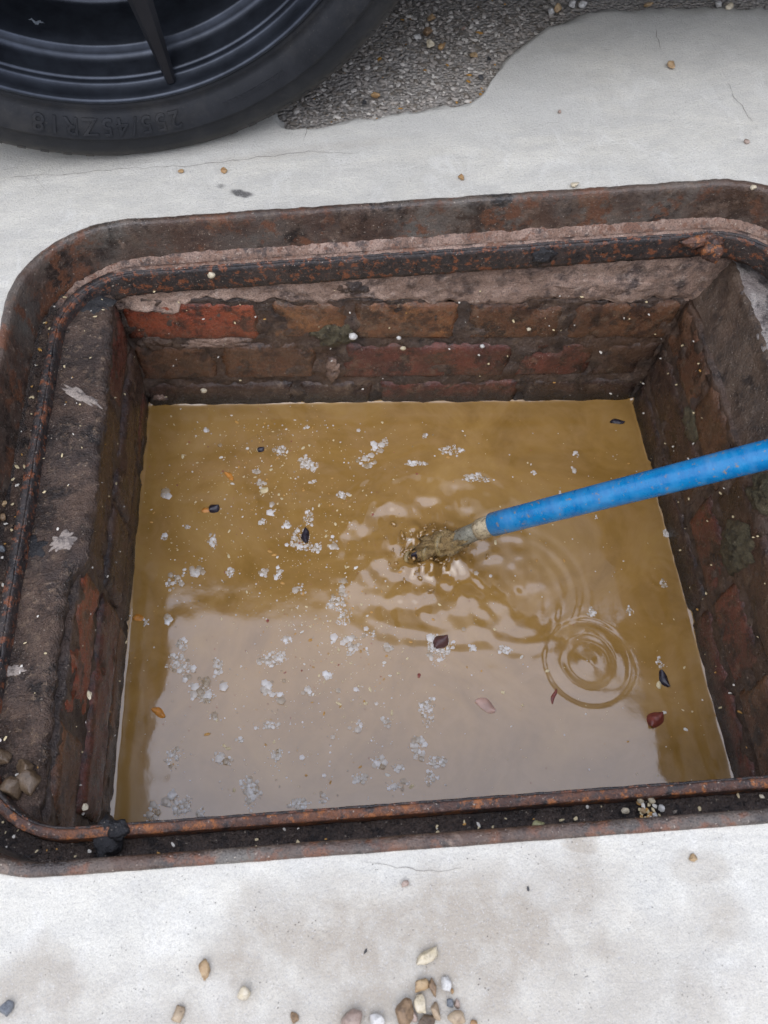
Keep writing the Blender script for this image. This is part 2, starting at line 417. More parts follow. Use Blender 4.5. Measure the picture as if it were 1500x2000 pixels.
# ================================================================== BRICK CHAMBER
chamber = thing('brick_chamber', ((XL + XR) / 2, (YF + YB) / 2, -.03), 'old brick inspection chamber with grimy mortar under the iron frame, half full of water', 'manhole')
Z_J = (.205, .128, .050, -.028)            # bed joints
def wall_xf(side):
    if side == 'back': return lambda s, d, z: (s, YB + d, z)
    if side == 'right': return lambda s, d, z: (XR + d, s, z)
    if side == 'left': return lambda s, d, z: (XL - d, s, z)
    return lambda s, d, z: (s, YF - d, z)
def slabmesh(name, side, s0, s1, z0, z1, mat, parent, depth=.09, dfun=None, step=.006, flip=None):
    """upright slab with a gridded, uneven front face"""
    xf = wall_xf(side); ns = max(2, int((s1 - s0) / step)); nz = max(2, int((z1 - z0) / step)); V = []
    for i in range(ns):
        for j in range(nz):
            s = s0 + (s1 - s0) * i / (ns - 1); z = z0 + (z1 - z0) * j / (nz - 1)
            V.append(xf(s, dfun(s, z) if dfun else 0., z))
    Fc = grid_faces(ns, nz)
    b = len(V); V += [xf(s0, depth, z0), xf(s0, depth, z1), xf(s1, depth, z1), xf(s1, depth, z0)]
    c00, c01, c11, c10 = 0, nz - 1, ns * nz - 1, (ns - 1) * nz
    Fc += [(b, b + 3, b + 2, b + 1), (*range(nz), b + 1, b), (*range((ns - 1) * nz, ns * nz), b + 2, b + 3),
           (*[i * nz + nz - 1 for i in range(ns)], b + 2, b + 1), (*[i * nz for i in range(ns)], b + 3, b)]
    o = mesh(name, V, Fc, mat, parent)
    bm = bmesh.new(); bm.from_mesh(o.data); bmesh.ops.recalc_face_normals(bm, faces=bm.faces); bm.to_mesh(o.data); bm.free()
    return o
def mdepth(seed):
    return lambda s, z: .0008 + .0042 * FB(s, z, seed, 38, seed) + .002 * FB(s, z, seed, 130, seed)
for side, a, b in (('back', XL - .05, XR + .05), ('right', YF - .02, YB + .0), ('left', YF - .02, YB + .0), ('front', XL - .05, XR + .05)):
    slabmesh('mortar_bed', side, a, b, -.20, .206, M_mortar, chamber, .14, mdepth({'back': 1., 'right': 2., 'left': 3., 'front': 4.}[side]), .0055 if side != 'front' else .03)
def brick(side, s0, s1, z0, z1, kind, seed, proud=.0018, rot=0.):
    xf = wall_xf(side); L = s1 - s0; hh = z1 - z0; D = .07
    nx = max(6, int(L / .007)); nz = max(6, int(hh / .007)); V = []
    bm = bmesh.new()
    idx = {}
    for i in range(nx + 1):
        for j in range(nz + 1):
            s = s0 + L * i / nx; z = z0 + hh * j / nz
            e = min(i, nx - i) / nx * L; f = min(j, nz - j) / nz * hh
            q = min(e, f); rnd = .0042 * max(0, 1 - q / .007) ** 2
            d = -proud + rnd + .0018 * FB(s, z, seed, 34, seed) + .0008 * FB(s, z, seed, 150, seed) + rot * (s - (s0 + s1) / 2)
            ch = FB(s, z, 0, 24, seed + 3)
            if ch > .42 and q < .018: d += (ch - .42) * .02
            s += .0016 * FB(s, z, 1, 50, seed + 7) if e < 1e-6 else 0; z += .0014 * FB(s, z, 2, 50, seed + 9) if f < 1e-6 else 0
            V.append(xf(s, d, z))
    Fc = grid_faces(nx + 1, nz + 1); nz1 = nz + 1
    b = len(V); V += [xf(s0, D, z0), xf(s0, D, z1), xf(s1, D, z1), xf(s1, D, z0)]
    Fc += [(*range(nz1), b + 1, b), (*range(nx * nz1, (nx + 1) * nz1), b + 2, b + 3),
           (*[i * nz1 + nz for i in range(nx + 1)], b + 2, b + 1), (*[i * nz1 for i in range(nx + 1)], b + 3, b), (b, b + 3, b + 2, b + 1)]
    bm.free()
    o = mesh('brick', V, Fc, BR[kind], chamber)
    bm = bmesh.new(); bm.from_mesh(o.data); bmesh.ops.recalc_face_normals(bm, faces=bm.faces); bm.to_mesh(o.data); bm.free()
    return o
sd_ = 0
def course(side, zi, cuts, kinds, **kw):
    global sd_
    z1 = Z_J[zi] - .004; z0 = Z_J[zi + 1] + .005
    for (a, b), kd in zip(cuts, kinds):
        sd_ += 1; brick(side, a, b, z0 + random.uniform(-.0015, .0015), z1 + random.uniform(-.0015, .0015), kd, sd_ * 1.37, **kw)
course('back', 0, [(-.221, -.058), (-.044, .052), (.062, .192), (.203, .330), (.341, .479)], ['red', 'orange', 'orange', 'brown', 'brown'])
course('back', 1, [(-.221, -.120), (-.110, .012), (.048, .276), (.288, .390), (.400, .479)], ['brown', 'brown', 'maroon', 'maroon', 'dark'])
course('back', 2, [(-.221, -.02), (-.010, .092), (.102, .300), (.310, .479)], ['dark', 'dark', 'maroon', 'dark'])
course('right', 0, [(.575, .688), (.452, .565), (.228, .442), (.098, .218)], ['brown', 'brown', 'dark', 'brown'])
course('right', 1, [(.465, .688), (.352, .455), (.240, .342), (.098, .230)], ['dark', 'maroon', 'maroon', 'brown'])
course('right', 2, [(.575, .688), (.350, .565), (.128, .340)], ['dark', 'dark', 'maroon'])
course('left', 0, [(.575, .688), (.36, .565), (.205, .350), (.098, .195)], ['maroon', 'dark', 'red', 'brown'])
course('left', 1, [(.47, .688), (.36, .46), (.13, .35)], ['dark', 'dark', 'maroon'], proud=.0055)
course('left', 2, [(.575, .688), (.36, .565), (.14, .35)], ['maroon', 'dark', 'brown'], proud=.001)
course('front', 0, [(XL + .01, -.01), (0, .215), (.225, .47)], ['brown', 'red', 'brown'])
course('front', 1, [(XL + .01, .09), (.10, .315), (.325, .47)], ['dark', 'brown', 'maroon'])
course('front', 2, [(XL + .01, -.01), (0, .215), (.225, .47)], ['dark', 'dark', 'dark'])

# haunching mortar wedged between the top course and the underside of the sloping frame
def gz(x, w): return H0 + x * math.tan(TILT) + w / CA
def collar_back():
    ns, nz = 180, 22; V = []
    for i in range(ns):
        x = XL - .045 + (XR - XL + .09) * i / (ns - 1)
        zt = gz(x, -.062); zb = .203 + .012 * FB(x, 0, 0, 22, 4) - (.014 if x < -.15 else 0)
        for j in range(nz):
            t = j / (nz - 1); z = zb + (zt - zb) * t
            d = -.0035 + .006 * t + .0045 * FB(x, z, 0, 30, 6) + .0022 * FB(x, z, 0, 110, 8)
            if t < .1: d += .004 * (1 - t / .1)
            V.append((x, YB + d, z))
    Fc = grid_faces(ns, nz); b = len(V)
    V += [(XL - .045, YB + .035, .20), (XL - .045, YB + .035, gz(XL, -.062)), (XR + .045, YB + .035, gz(XR, -.062)), (XR + .045, YB + .035, .20)]
    Fc += [(*[i * nz for i in range(ns)], b + 3, b), (*[i * nz + nz - 1 for i in range(ns)], b + 2, b + 1)]
    return mesh('mortar_haunch', V, Fc, M_collar, chamber)
collar_back()
def ledge(side, mat, name, ztop, prof):
    """flat mortar bench beside the chamber under the frame's inner edge; prof = [(y, x of the inside edge)]"""
    ys = np.linspace(YF - .02, YB + .02, 190); nx = 26; V = []
    pv = np.array(sorted(prof))
    sgn = -1 if side == 'left' else 1
    for y in ys:
        xe = np.interp(y, pv[:, 0], pv[:, 1]) + .0035 * FB(y, 0, 0, 60, 3) + .0018 * FB(y, 0, 0, 190, 5)
        xo = XL - .085 if side == 'left' else XR + .085
        row = []
        zt = ztop(y)
        for j in range(nx):
            t = j / (nx - 1); x = xo + (xe - xo) * t
            z = zt + (x * math.tan(TILT) if side == 'right' else 0) + .0028 * FB(x, y, 0, 28, 7) + .0016 * FB(x, y, 0, 110, 9)
            if t > .9: z -= .006 * ((t - .9) / .1) ** 2
            row.append((x, y, z))
        zz = row[-1][2]
        for q in (.25, .5, .75, 1.):
            z = zz + ((.196 if side == 'left' else .252) - zz) * q
            row.append((xe - sgn * .0 + sgn * .006 * q + .002 * FB(y, z, 1, 70, 11), y, z))
        V += row
    return mesh(name, V, grid_faces(len(ys), nx + 4, flip=(side == 'left')), mat, chamber)
ledge('left', M_ledge, 'mortar_ledge', lambda y: .229, [(.08, -.2235), (.15, -.2225), (.213, -.2245), (.27, -.226), (.325, -.224), (.34, -.212), (.362, -.209), (.45, -.212), (.51, -.2115), (.60, -.215), (.655, -.219), (.71, -.221)])
slabmesh('mortar_bed', 'right', YF - .02, YB + .02, .192, .268, M_wall, chamber, .14, lambda s_, z_: -.001 + .030 * max(0, (z_ - .192) / .076) ** .8 + .004 * FB(s_, z_, 5, 28, 5) + .0012 * FB(s_, z_, 5, 120, 5))
ledge('right', M_ledge2, 'mortar_ledge', lambda y: .221, [(.08, .506), (.3, .508), (.5, .508), (.62, .509), (.66, .509), (.71, .509)])

# lumps and smears of mortar on the brick faces
def lump(name, side, px, py, rs, rz, th, mat, seed, ang=0.):
    if side == 'back': c = at_y(px, py, YB); s, z = c[0], c[2]
    elif side == 'right': c = at_x(px, py, XR); s, z = c[1], c[2]
    else: c = at_x(px, py, XL); s, z = c[1], c[2]
    xf = wall_xf(side); nr, na = 9, 40; V = [xf(s, -.003 - th, z)]; Fc = []
    for i in range(1, nr + 1):
        for k in range(na):
            t = 2 * math.pi * k / na; q = i / nr
            rr = q * (1 + .45 * FB(math.cos(t), math.sin(t), 0, 1.6, seed))
            a, b = rs * rr * math.cos(t), rz * rr * math.sin(t)
            ds, dz = a * math.cos(ang) - b * math.sin(ang), a * math.sin(ang) + b * math.cos(ang)
            d = -.002 - th * (1 - q ** 2.2) * (.65 + .8 * FB(ds, dz, 0, 90, seed)) + (.007 if i == nr else 0)
            V.append(xf(s + ds, d, z + dz))
    for k in range(na): Fc.append((0, 1 + k, 1 + (k + 1) % na))
    for i in range(nr - 1):
        for k in range(na):
            a = 1 + i * na + k; b = 1 + i * na + (k + 1) % na; Fc.append((a, a + na, b + na, b))
    o = mesh(name, V, Fc, mat, chamber)
    bm = bmesh.new(); bm.from_mesh(o.data); bmesh.ops.recalc_face_normals(bm, faces=bm.faces); bm.to_mesh(o.data); bm.free()
    return o
lump('mortar_smear', 'back', 655, 655, .030, .022, .008, M_moss, 1)
lump('mortar_smear', 'back', 650, 722, .011, .024, .003, M_collar, 2)
lump('mortar_smear', 'back', 425, 668, .050, .010, .003, M_collar, 3, .06)
lump('mortar_smear', 'back', 300, 668, .022, .012, .004, M_mortar, 4)
lump('mortar_smear', 'back', 690, 560, .020, .010, .004, M_mortar, 5)
lump('mortar_smear', 'back', 1180, 560, .07, .012, .003, M_collar, 12)
lump('mortar_smear', 'back', 312, 775, .010, .007, .004, M_collar, 13)
lump('moss_lump', 'right', 1440, 1070, .030, .040, .009, M_moss, 6, .5)
lump('moss_lump', 'right', 1488, 960, .022, .024, .009, M_moss, 7)
lump('moss_lump', 'right', 1350, 830, .024, .018, .004, M_moss, 8)
def top_smear(px, py, ru, rv, ang, mat, seed, z0=.2305):
    c = at_z(px, py, z0); na, nr = 44, 8; V = [(c[0], c[1], z0 + .003)]; Fc = []
    for i in range(1, nr + 1):
        for k in range(na):
            t = 2 * math.pi * k / na; q = i / nr; rr = q * (1 + .6 * FB(math.cos(t), math.sin(t), 0, 2.2, seed))
            a, b = ru * rr * math.cos(t), rv * rr * math.sin(t)
            x = c[0] + a * math.cos(ang) - b * math.sin(ang); y = c[1] + a * math.sin(ang) + b * math.cos(ang)
            V.append((x, y, z0 + .0028 * FB(x, y, 0, 28, 7) + .0016 * FB(x, y, 0, 110, 9) + .0012 * (1 - q * q) + (-.003 if i == nr else 0)))
    for k in range(na): Fc.append((0, 1 + k, 1 + (k + 1) % na))
    for i in range(nr - 1):
        for k in range(na):
            a = 1 + i * na + k; b = 1 + i * na + (k + 1) % na; Fc.append((a, a + na, b + na, b))
    return mesh('mortar_smear', V, Fc, mat, chamber)
M_tar = make_grime('black_tar', ((.012, .012, .013), (.024, .023, .024), (.018, .017, .018), (.05, .045, .042)), 60, (.3, .6), .9, .002, off=4.9)
top_smear(158, 772, .024, .006, -.55, M_smear, 1, .2295)
top_smear(122, 1058, .013, .009, .5, M_smear, 2, .2295)
top_smear(62, 1068, .013, .012, .2, M_tar, 3, .2292)
top_smear(25, 1310, .010, .006, .1, M_smear, 4, .2292)
top_smear(180, 590, .022, .018, .2, M_tar, 5, .2292)

# ================================================================== IRON FRAME
frame = thing('manhole_frame', G(.13, .39, -.075), 'rusty iron manhole frame with rounded corners set in the concrete', 'manhole frame')
def sweep(name, prof, mat, amp, sc, seed, n_side=260, n_arc=70, closed=True):
    """sweep a profile [(inset, height)] round the rounded rectangle"""
    rings = [offset_rect(d, n_side=n_side, n_arc=n_arc) for d, _ in prof]
    n = len(rings[0]); k = len(prof); V = []
    for i in range(n):
        for j, (d, w) in enumerate(prof):
            u, v = rings[j][i]
            nn = FB(u, v, w, sc, seed); n2 = FB(u, v, w, sc * 3.4, seed + 4)
            dw = amp * (nn + .5 * n2); dd = amp * .8 * FB(u, v, w, sc, seed + 8)
            V.append(G(u + dd * (u - .13) * 1.2, v + dd * (v - .39) * 1.2, w + dw))
    o = mesh(name, V, grid_faces(n, k, closed_u=True, closed_v=closed), mat, frame)
    bm = bmesh.new(); bm.from_mesh(o.data); bmesh.ops.recalc_face_normals(bm, faces=bm.faces); bm.to_mesh(o.data); bm.free()
    return o
sweep('outer_rim', [(0, -.074), (0, -.02), (0, .0005), (.0008, .0026), (.003, .0036), (.006, .0038), (.0088, .0030), (.0100, .0012), (.0106, -.004),
                    (.0108, -.012), (.0108, -.020), (.0110, -.028), (.0112, -.036), (.0115, -.044), (.013, -.056), (.013, -.074)], M_outer, .0011, 45, 1)
sweep('inner_rim', [(.0285, -.074), (.0285, -.058), (.0290, -.050), (.0293, -.044), (.0295, -.0412), (.0300, -.0403), (.0335, -.0400), (.0352, -.0400), (.0364, -.0402), (.0369, -.0410), (.0370, -.050), (.036, -.074)], M_inner, .0007, 90, 2)
rim_ = [o_ for o_ in frame.children if o_.name.startswith('inner_rim')][0]
rim_.data.materials.append(M_flange)
oz = origin(rim_)
for p_ in rim_.data.polygons:
    if p_.center.y + oz.y > .17 + .05 * FB(p_.center.x, p_.center.y, 0, 9, 3): p_.material_index = 1
sweep('inner_flange', [(.0360, -.0735), (.0367, -.0420), (.0376, -.0414), (.0388, -.0420), (.0394, -.046), (.0396, -.054), (.0396, -.062), (.0394, -.069), (.0388, -.0735)], M_flange, .0014, 70, 5)
sweep('channel_floor', [(.0118, -.073)] + [(.0118 + .0165 * t, -.0525 - .0025 * math.sin(t * math.pi) + (.004 * (1 - t / .15) if t < .15 else 0)) for t in np.linspace(0, 1, 11)] + [(.0283, -.073)], M_floor, .0016, 110, 3, 320, 80)
# silt packed into the channel along the back
def silt_bed():
    n = 420; rings = [offset_rect(d, n_side=260, n_arc=70) for d in np.linspace(.0105, .0360, 13)]; V = []
    N0 = len(rings[0]); idx = list(range(260 + 70 + 200, 260 + 70 + 260 + 70 + 260 + 50))
    for c_, i in enumerate(idx):
        e = min(c_, len(idx) - 1 - c_) / 70
        for j, rg in enumerate(rings):
            u, v = rg[i]; t = j / 12
            h = -.0435 - .010 * max(0, 1 - e) - .0035 * math.sin(t * math.pi) + .004 * max(0, .3 - t) * 3 + .0022 * FB(u, v, 0, 40, 2) + .0016 * FB(u, v, 0, 150, 4)
            h = max(h, -.0392 - .012 * max(0, .55 - e)) if t > .72 else h
            if t > .93: h -= .0025
            V.append(G(u, v, h))
    return mesh('silt', V, grid_faces(len(idx), 13), M_silt, frame)
silt_bed()
# lumps of tar, silt and rust scale sitting on the frame
def scale_lump(px, py, w, ru, rv, h, mat, seed, nm='rust_scale'):
    u0, v0 = at_g(px, py, w); B, Fi = ico(3); V = []
    for x, y, z in B:
        q = 1 + .5 * FB(x, y, z, 1.7, seed)
        V.append(G(u0 + x * ru * q, v0 + y * rv * q, w + z * h * q))
    return mesh(nm, V, Fi, mat, frame)
scale_lump(212, 1640, -.047, .010, .017, .007, M_tar, 1, 'tar_lump')
scale_lump(232, 1622, -.041, .008, .007, .006, M_tar, 4, 'tar_lump')
scale_lump(1388, 488, -.050, .014, .012, .012, M_inner, 3)
scale_lump(1372, 470, -.046, .022, .008, .007, M_inner, 5)
scale_lump(1060, 500, -.056, .014, .004, .012, M_tar, 12, 'tar_lump')

# ================================================================== WATER
def build_water():
    x0, x1, y0, y1 = XL - .006, XR + .006, YF - .006, YB + .006
    nx, ny = 400, 340
    X, Y = np.meshgrid(np.linspace(x0, x1, nx), np.linspace(y0, y1, ny), indexing='ij')
    Z = np.zeros_like(X)
    def rings(px, py, lam, amp, r0, sig, ph=0., ex=1.0):
        c = at_z(px, py, 0); r = np.hypot((X - c[0]), (Y - c[1]) * ex)
        return amp * np.cos(2 * np.pi * (r - r0) / lam + ph) * np.exp(-((r - r0) / sig) ** 2)
    fbn = np.zeros_like(X); fbn2 = np.zeros_like(X); fbn3 = np.zeros_like(X)
    for i in range(nx):
        for j in range(ny):
            x, y = X[i, j], Y[i, j]
            fbn[i, j] = mn.noise((x * 26, y * 34, .3)); fbn2[i, j] = mn.noise((x * 75 + 3, y * 60, 1.3)); fbn3[i, j] = mn.noise((x * 7, y * 7, 4.3))
    T = at_z(845, 1075, 0); r = np.hypot(X - T[0], Y - T[1])
    wob = .020 * fbn3 + .006 * fbn
    # stirred water round the rod
    reg = np.exp(-(r / .115) ** 4)
    Z += reg * (.0038 * fbn + .0017 * fbn2)
    rr = r + wob
    Z += .0011 * np.cos(2 * np.pi * rr / .034) * np.exp(-((rr - .045) / .04) ** 2) * (.5 + fbn3)
    Z += .0005 * np.cos(2 * np.pi * rr / .030) * np.exp(-((rr - .135) / .020) ** 2) * np.clip(.4 + 1.6 * fbn3, 0, 1.2)
    Z += rings(1010, 1150, .022, .00022, .075, .022)
    Z += rings(930, 1190, .020, .00012, .10, .03)
    # a drop that has just fallen
    dm = np.clip(.75 + .9 * fbn3 + .5 * fbn, .1, 1.4)
    Z += dm * rings(1150, 1292, .030, .0013, .038, .014, 0.2)
    Z += dm * rings(1150, 1292, .016, .0006, .048, .010, 1.4)
    Z += rings(1150, 1292, .05, .0010, .0, .014)
    Z += rings(1290, 1120, .014, .00020, .02, .015)
    Z += .00008 * fbn2 + .00030 * fbn + .0012 * fbn3
    # muddy splash thrown up round the tip
    sp = np.exp(-((r - .024) / .016) ** 2)
    Z += sp * np.clip(.004 + .012 * fbn2 + .010 * fbn, -.002, .016)
    Z -= .006 * np.exp(-(r / .012) ** 2)
    # meniscus climbing the brick
    for dd in (X - XL, XR - X, YB - Y, Y - YF):
        e = dd + .0012 * fbn; Z += .0020 * np.exp(-np.clip(e, 0, 1) / .0018)
    V = np.stack([X, Y, Z], -1).reshape(-1, 3); Fc = grid_faces(nx, ny)
    b = len(V); V = np.vstack([V, [(x0, y0, -.19), (x0, y1, -.19), (x1, y1, -.19), (x1, y0, -.19)]])
    Fc += [(b, b + 1, b + 2, b + 3), (*range(0, ny), b + 1, b), (*range((nx - 1) * ny, nx * ny), b + 2, b + 3),
           (*[i * ny for i in range(nx)], b + 3, b), (*[i * ny + ny - 1 for i in range(nx)], b + 2, b + 1)]
    o = tag(mesh('water', V, Fc, M_water, base=(0.13, .39, 0)), kind='structure')
    return o, (X, Y, Z)
water, WG = build_water()
def wz(x, y):
    X, Y, Z = WG; i = int(round((x - X[0, 0]) / (X[-1, 0] - X[0, 0]) * (X.shape[0] - 1))); j = int(round((y - Y[0, 0]) / (Y[0, -1] - Y[0, 0]) * (X.shape[1] - 1)))
    return Z[max(0, min(X.shape[0] - 1, i)), max(0, min(X.shape[1] - 1, j))]

# foam: bubble clusters, one mass nobody could count
foam_spots = [(545, 880, 14, 12), (597, 905, 16, 16), (612, 912, 12, 10), (735, 875, 15, 12), (748, 868, 10, 8), (712, 900, 20, 17), (880, 880, 20, 13), (810, 905, 24, 7), (925, 934, 24, 10),
 (323, 965, 8, 10), (415, 1058, 10, 14), (530, 1000, 9, 14), (585, 1055, 17, 20), (602, 1012, 10, 14), (512, 1020, 8, 6), (560, 1025, 8, 9), (618, 1072, 10, 8), (652, 1060, 9, 14), (668, 968, 10, 8),
 (500, 920, 10, 6), (510, 945, 8, 7), (612, 940, 9, 6), (340, 1135, 18, 14), (376, 1118, 14, 10), (450, 1120, 8, 8), (515, 1118, 9, 7), (545, 1122, 8, 11), (585, 1150, 9, 12), (355, 1258, 11, 10),
 (283, 1215, 8, 10), (328, 1208, 10, 9), (346, 1290, 16, 12), (366, 1312, 15, 14), (390, 1345, 20, 16), (400, 1360, 14, 12), (428, 1305, 11, 17), (437, 1340, 7, 7), (532, 1287, 22, 12), (520, 1345, 14, 12), (540, 1360, 14, 9),
 (525, 1418, 17, 8), (415, 1400, 7, 6), (340, 1478, 11, 16), (425, 1480, 10, 9), (443, 1490, 12, 9), (335, 1560, 14, 12), (358, 1578, 16, 12), (300, 1588, 14, 12), (392, 1590, 8, 8), (490, 1548, 16, 20), (484, 1528, 12, 7),
 (585, 1570, 20, 7), (633, 1563, 9, 9), (540, 1475, 9, 10), (470, 1445, 6, 5), (655, 1178, 14, 14), (668, 1150, 6, 22), (672, 1205, 12, 12), (690, 1262, 18, 14), (650, 1250, 9, 7), (720, 1240, 14, 8), (640, 1320, 9, 8),
 (835, 1388, 15, 18), (815, 1462, 17, 18), (853, 1488, 14, 10), (858, 1270, 20, 22), (848, 1250, 12, 10), (770, 1535, 18, 9), (840, 1520, 9, 10), (780, 1500, 8, 7), (1125, 887, 7, 10), (1120, 918, 5, 8), (1043, 925, 6, 6),
 (1300, 1042, 8, 9), (1296, 1140, 8, 8), (1230, 1192, 6, 9), (1155, 1195, 6, 9), (1288, 1292, 5, 7), (760, 1265, 10, 7), (920, 1265, 12, 7), (985, 1270, 12, 8), (700, 1520, 12, 8), (740, 1490, 10, 9), (600, 1350, 8, 6), (1095, 965, 5, 8),
 (365, 1030, 5, 5), (322, 1050, 8, 6), (403, 840, 8, 6), (600, 835, 7, 5), (830, 852, 12, 5), (1165, 1010, 5, 6), (700, 1420, 9, 9), (755, 1410, 8, 6), (560, 1250, 8, 6)]
FV, FF = [], []
B1, F1 = ico(1); cap_i = [i for i, v in enumerate(B1) if v[2] > -.35]; remap = {v: i for i, v in enumerate(cap_i)}
B1c = B1[cap_i]; F1c = [tuple(remap[i] for i in f) for f in F1 if all(i in remap for i in f)]
def bubble(x, y, r):
    b = len(FV); z = wz(x, y)
    for v in B1c: FV.append((x + v[0] * r, y + v[1] * r, z + v[2] * r * .8))
    for f in F1c: FF.append(tuple(b + i for i in f))
for (px, py, a, b_) in foam_spots:
    c = at_z(px, py, 0); n = int(10 + a * b_ * random.uniform(.45, .85))
    sx, sy = a * .00063 * random.uniform(.8, 1.25), b_ * .00070 * random.uniform(.8, 1.25)
    big = random.choice([0, 0, 1, 2])
    if big: n = int(n / (1 + 2.2 * big))
    for _ in range(n):
        t = random.uniform(0, 2 * math.pi); q = math.sqrt(random.random()) * (.85 + .8 * mn.noise((1.4 * math.cos(t) + px * 1.37, 1.4 * math.sin(t) + py * .77, 0)))
        bubble(c[0] + math.cos(t) * q * sx * 1.15, c[1] + math.sin(t) * q * sy * 1.15, random.choice([.0006, .0007, .0008, .001, .001, .0012, .0016, .0026]) * random.uniform(.8, 1.2) * (1 + .55 * big))
for px, py in [(683, 1422), (633, 1515), (660, 1349), (695, 1347), (555, 1330), (700, 842), (560, 1065), (590, 1480), (430, 870), (650, 1440), (735, 1375), (905, 1230), (958, 1125), (930, 1120)]:
    c = at_z(px, py, 0); bubble(c[0], c[1], random.uniform(.0028, .0042))
for _ in range(420):
    px, py = random.gauss(600, 130), random.uniform(820, 1580)
    if random.random() < .3: px = random.uniform(300, 1250)
    c = at_z(px, py, 0)
    if XL + .01 < c[0] < XR - .01 and YF < c[1] < YB - .01: bubble(c[0], c[1], random.uniform(.0006, .0016))
tag(mesh('foam', FV, FF, M_foam, base=(0.13, .39, 0)), 'whitish foam bubbles scattered in clusters over the muddy water', 'foam', kind='stuff')

# fine cream and orange bits: on the water, and stuck to brick and iron
def bits(name, pts, mats, label):
    """pts = [(x, y, z, size, flat)]"""
    B, Fi = ico(1)
    per = {i: ([], []) for i in range(len(mats))}
    for (x, y, z, s) in pts:
        k = random.choices(range(len(mats)), [m_[1] for m_ in mats])[0]; V_, F_ = per[k]
        b = len(V_); a = random.uniform(0, 6.28); el = random.uniform(1, 2.2)
        for v in B:
            q = 1 + .3 * random.uniform(-1, 1)
            lx, ly, lz = v[0] * s * el * q, v[1] * s * q, v[2] * s * .55
            V_.append((x + lx * math.cos(a) - ly * math.sin(a), y + lx * math.sin(a) + ly * math.cos(a), z + lz))
        F_ += [tuple(b + i for i in f) for f in Fi]
    V_, F_, mi = [], [], []
    for k, (a, b) in per.items():
        o_ = len(V_); V_ += a; F_ += [tuple(i + o_ for i in f) for f in b]; mi += [k] * len(b)
    o = mesh(name, V_, F_, mats[0][0], smooth=False, base=(0.13, .39, 0))
    for m_ in mats[1:]: o.data.materials.append(m_[0])
    o.data.polygons.foreach_set('material_index', mi)
    return tag(o, label, 'debris', kind='stuff')
M_cream = plain('cream_bit', (.55, .45, .26), .5, .2, 200); M_ochre = plain('ochre_bit', (.42, .22, .05), .5, .3, 200); M_white = plain('white_bit', (.62, .58, .50), .5, .15, 200); M_redbit = plain('red_bit', (.22, .05, .03), .5, .3, 200)
P = []
for _ in range(470):
    k = random.random()
    if k < .38: px, py = random.gauss(500, 90), random.gauss(930, 90)
    elif k < .68: px, py = random.gauss(650, 90), random.gauss(1250, 110)
    else: px, py = random.uniform(250, 1380), random.uniform(800, 1560)
    c = at_z(px, py, 0)
    if XL + .006 < c[0] < XR - .006 and YF < c[1] < YB - .006: P.append((c[0], c[1], wz(c[0], c[1]) + .0001, random.choice([.0005, .0006, .0008, .0008, .001, .0013, .0019])))
for _ in range(1500):
    k = random.random()
    if k < .45: px, py = random.gauss(520, 130), random.gauss(950, 110)
    elif k < .8: px, py = random.gauss(640, 120), random.gauss(1230, 130)
    else: px, py = random.uniform(250, 1380), random.uniform(800, 1560)
    c = at_z(px, py, 0)
    if XL + .006 < c[0] < XR - .006 and YF < c[1] < YB - .006: P.append((c[0], c[1], wz(c[0], c[1]), random.uniform(.00025, .0006)))
bits('floating_bits', P, [(M_cream, 5), (M_ochre, 2.2), (M_white, 2), (M_redbit, 1)], 'tiny cream and ochre specks floating on the muddy water')
P = []
for _ in range(60):
    c = at_y(random.uniform(250, 1330), random.uniform(560, 770), YB)
    if XL < c[0] < XR and 0.01 < c[2] < .25: P.append((c[0], YB - .005, c[2], random.choice([.0006, .0009, .0012, .0016])))
for _ in range(60):
    y, z = random.uniform(.15, .68), random.uniform(.01, .2); P.append((XR - .0045, y, z, random.choice([.0006, .001, .0014])))
for _ in range(40):
    y, z = random.uniform(.12, .68), random.uniform(.01, .2); P.append((XL + .0045, y, z, random.choice([.0005, .0008, .0011])))
for _ in range(38):
    P.append((random.uniform(-.265, -.225), random.uniform(.12, .67), .231, random.choice([.0006, .0008, .0012])))
bits('wall_bits', P, [(M_cream, 4), (M_ochre, 1), (M_white, 3)], 'tiny cream specks stuck to the chamber brickwork and ledge')
P = []
for _ in range(240):
    d = random.uniform(.0125, .028); ring = offset_rect(d, n_side=60, n_arc=20); i = random.randrange(len(ring)); g_ = G(ring[i][0], ring[i][1], -.0510)
    P.append((*g_, random.choice([.0006, .0008, .0011, .0015])))
for _ in range(25):
    px, py = random.gauss(1262, 18), random.gauss(1585, 12); q = at_g(px, py, -.050); P.append((*G(*q, -.050), random.uniform(.0008, .002)))
for _ in range(60):
    px, py = random.uniform(900, 1400), random.gauss(432, 8) - (0); q = at_g(px, py - (px - 1150) * .07, -.050); P.append((*G(*q, -.050), random.uniform(.0008, .002)))
bits('channel_bits', P, [(M_cream, 3), (M_ochre, 1), (M_white, 1)], 'fine pale grit lying in the channel of the iron frame')

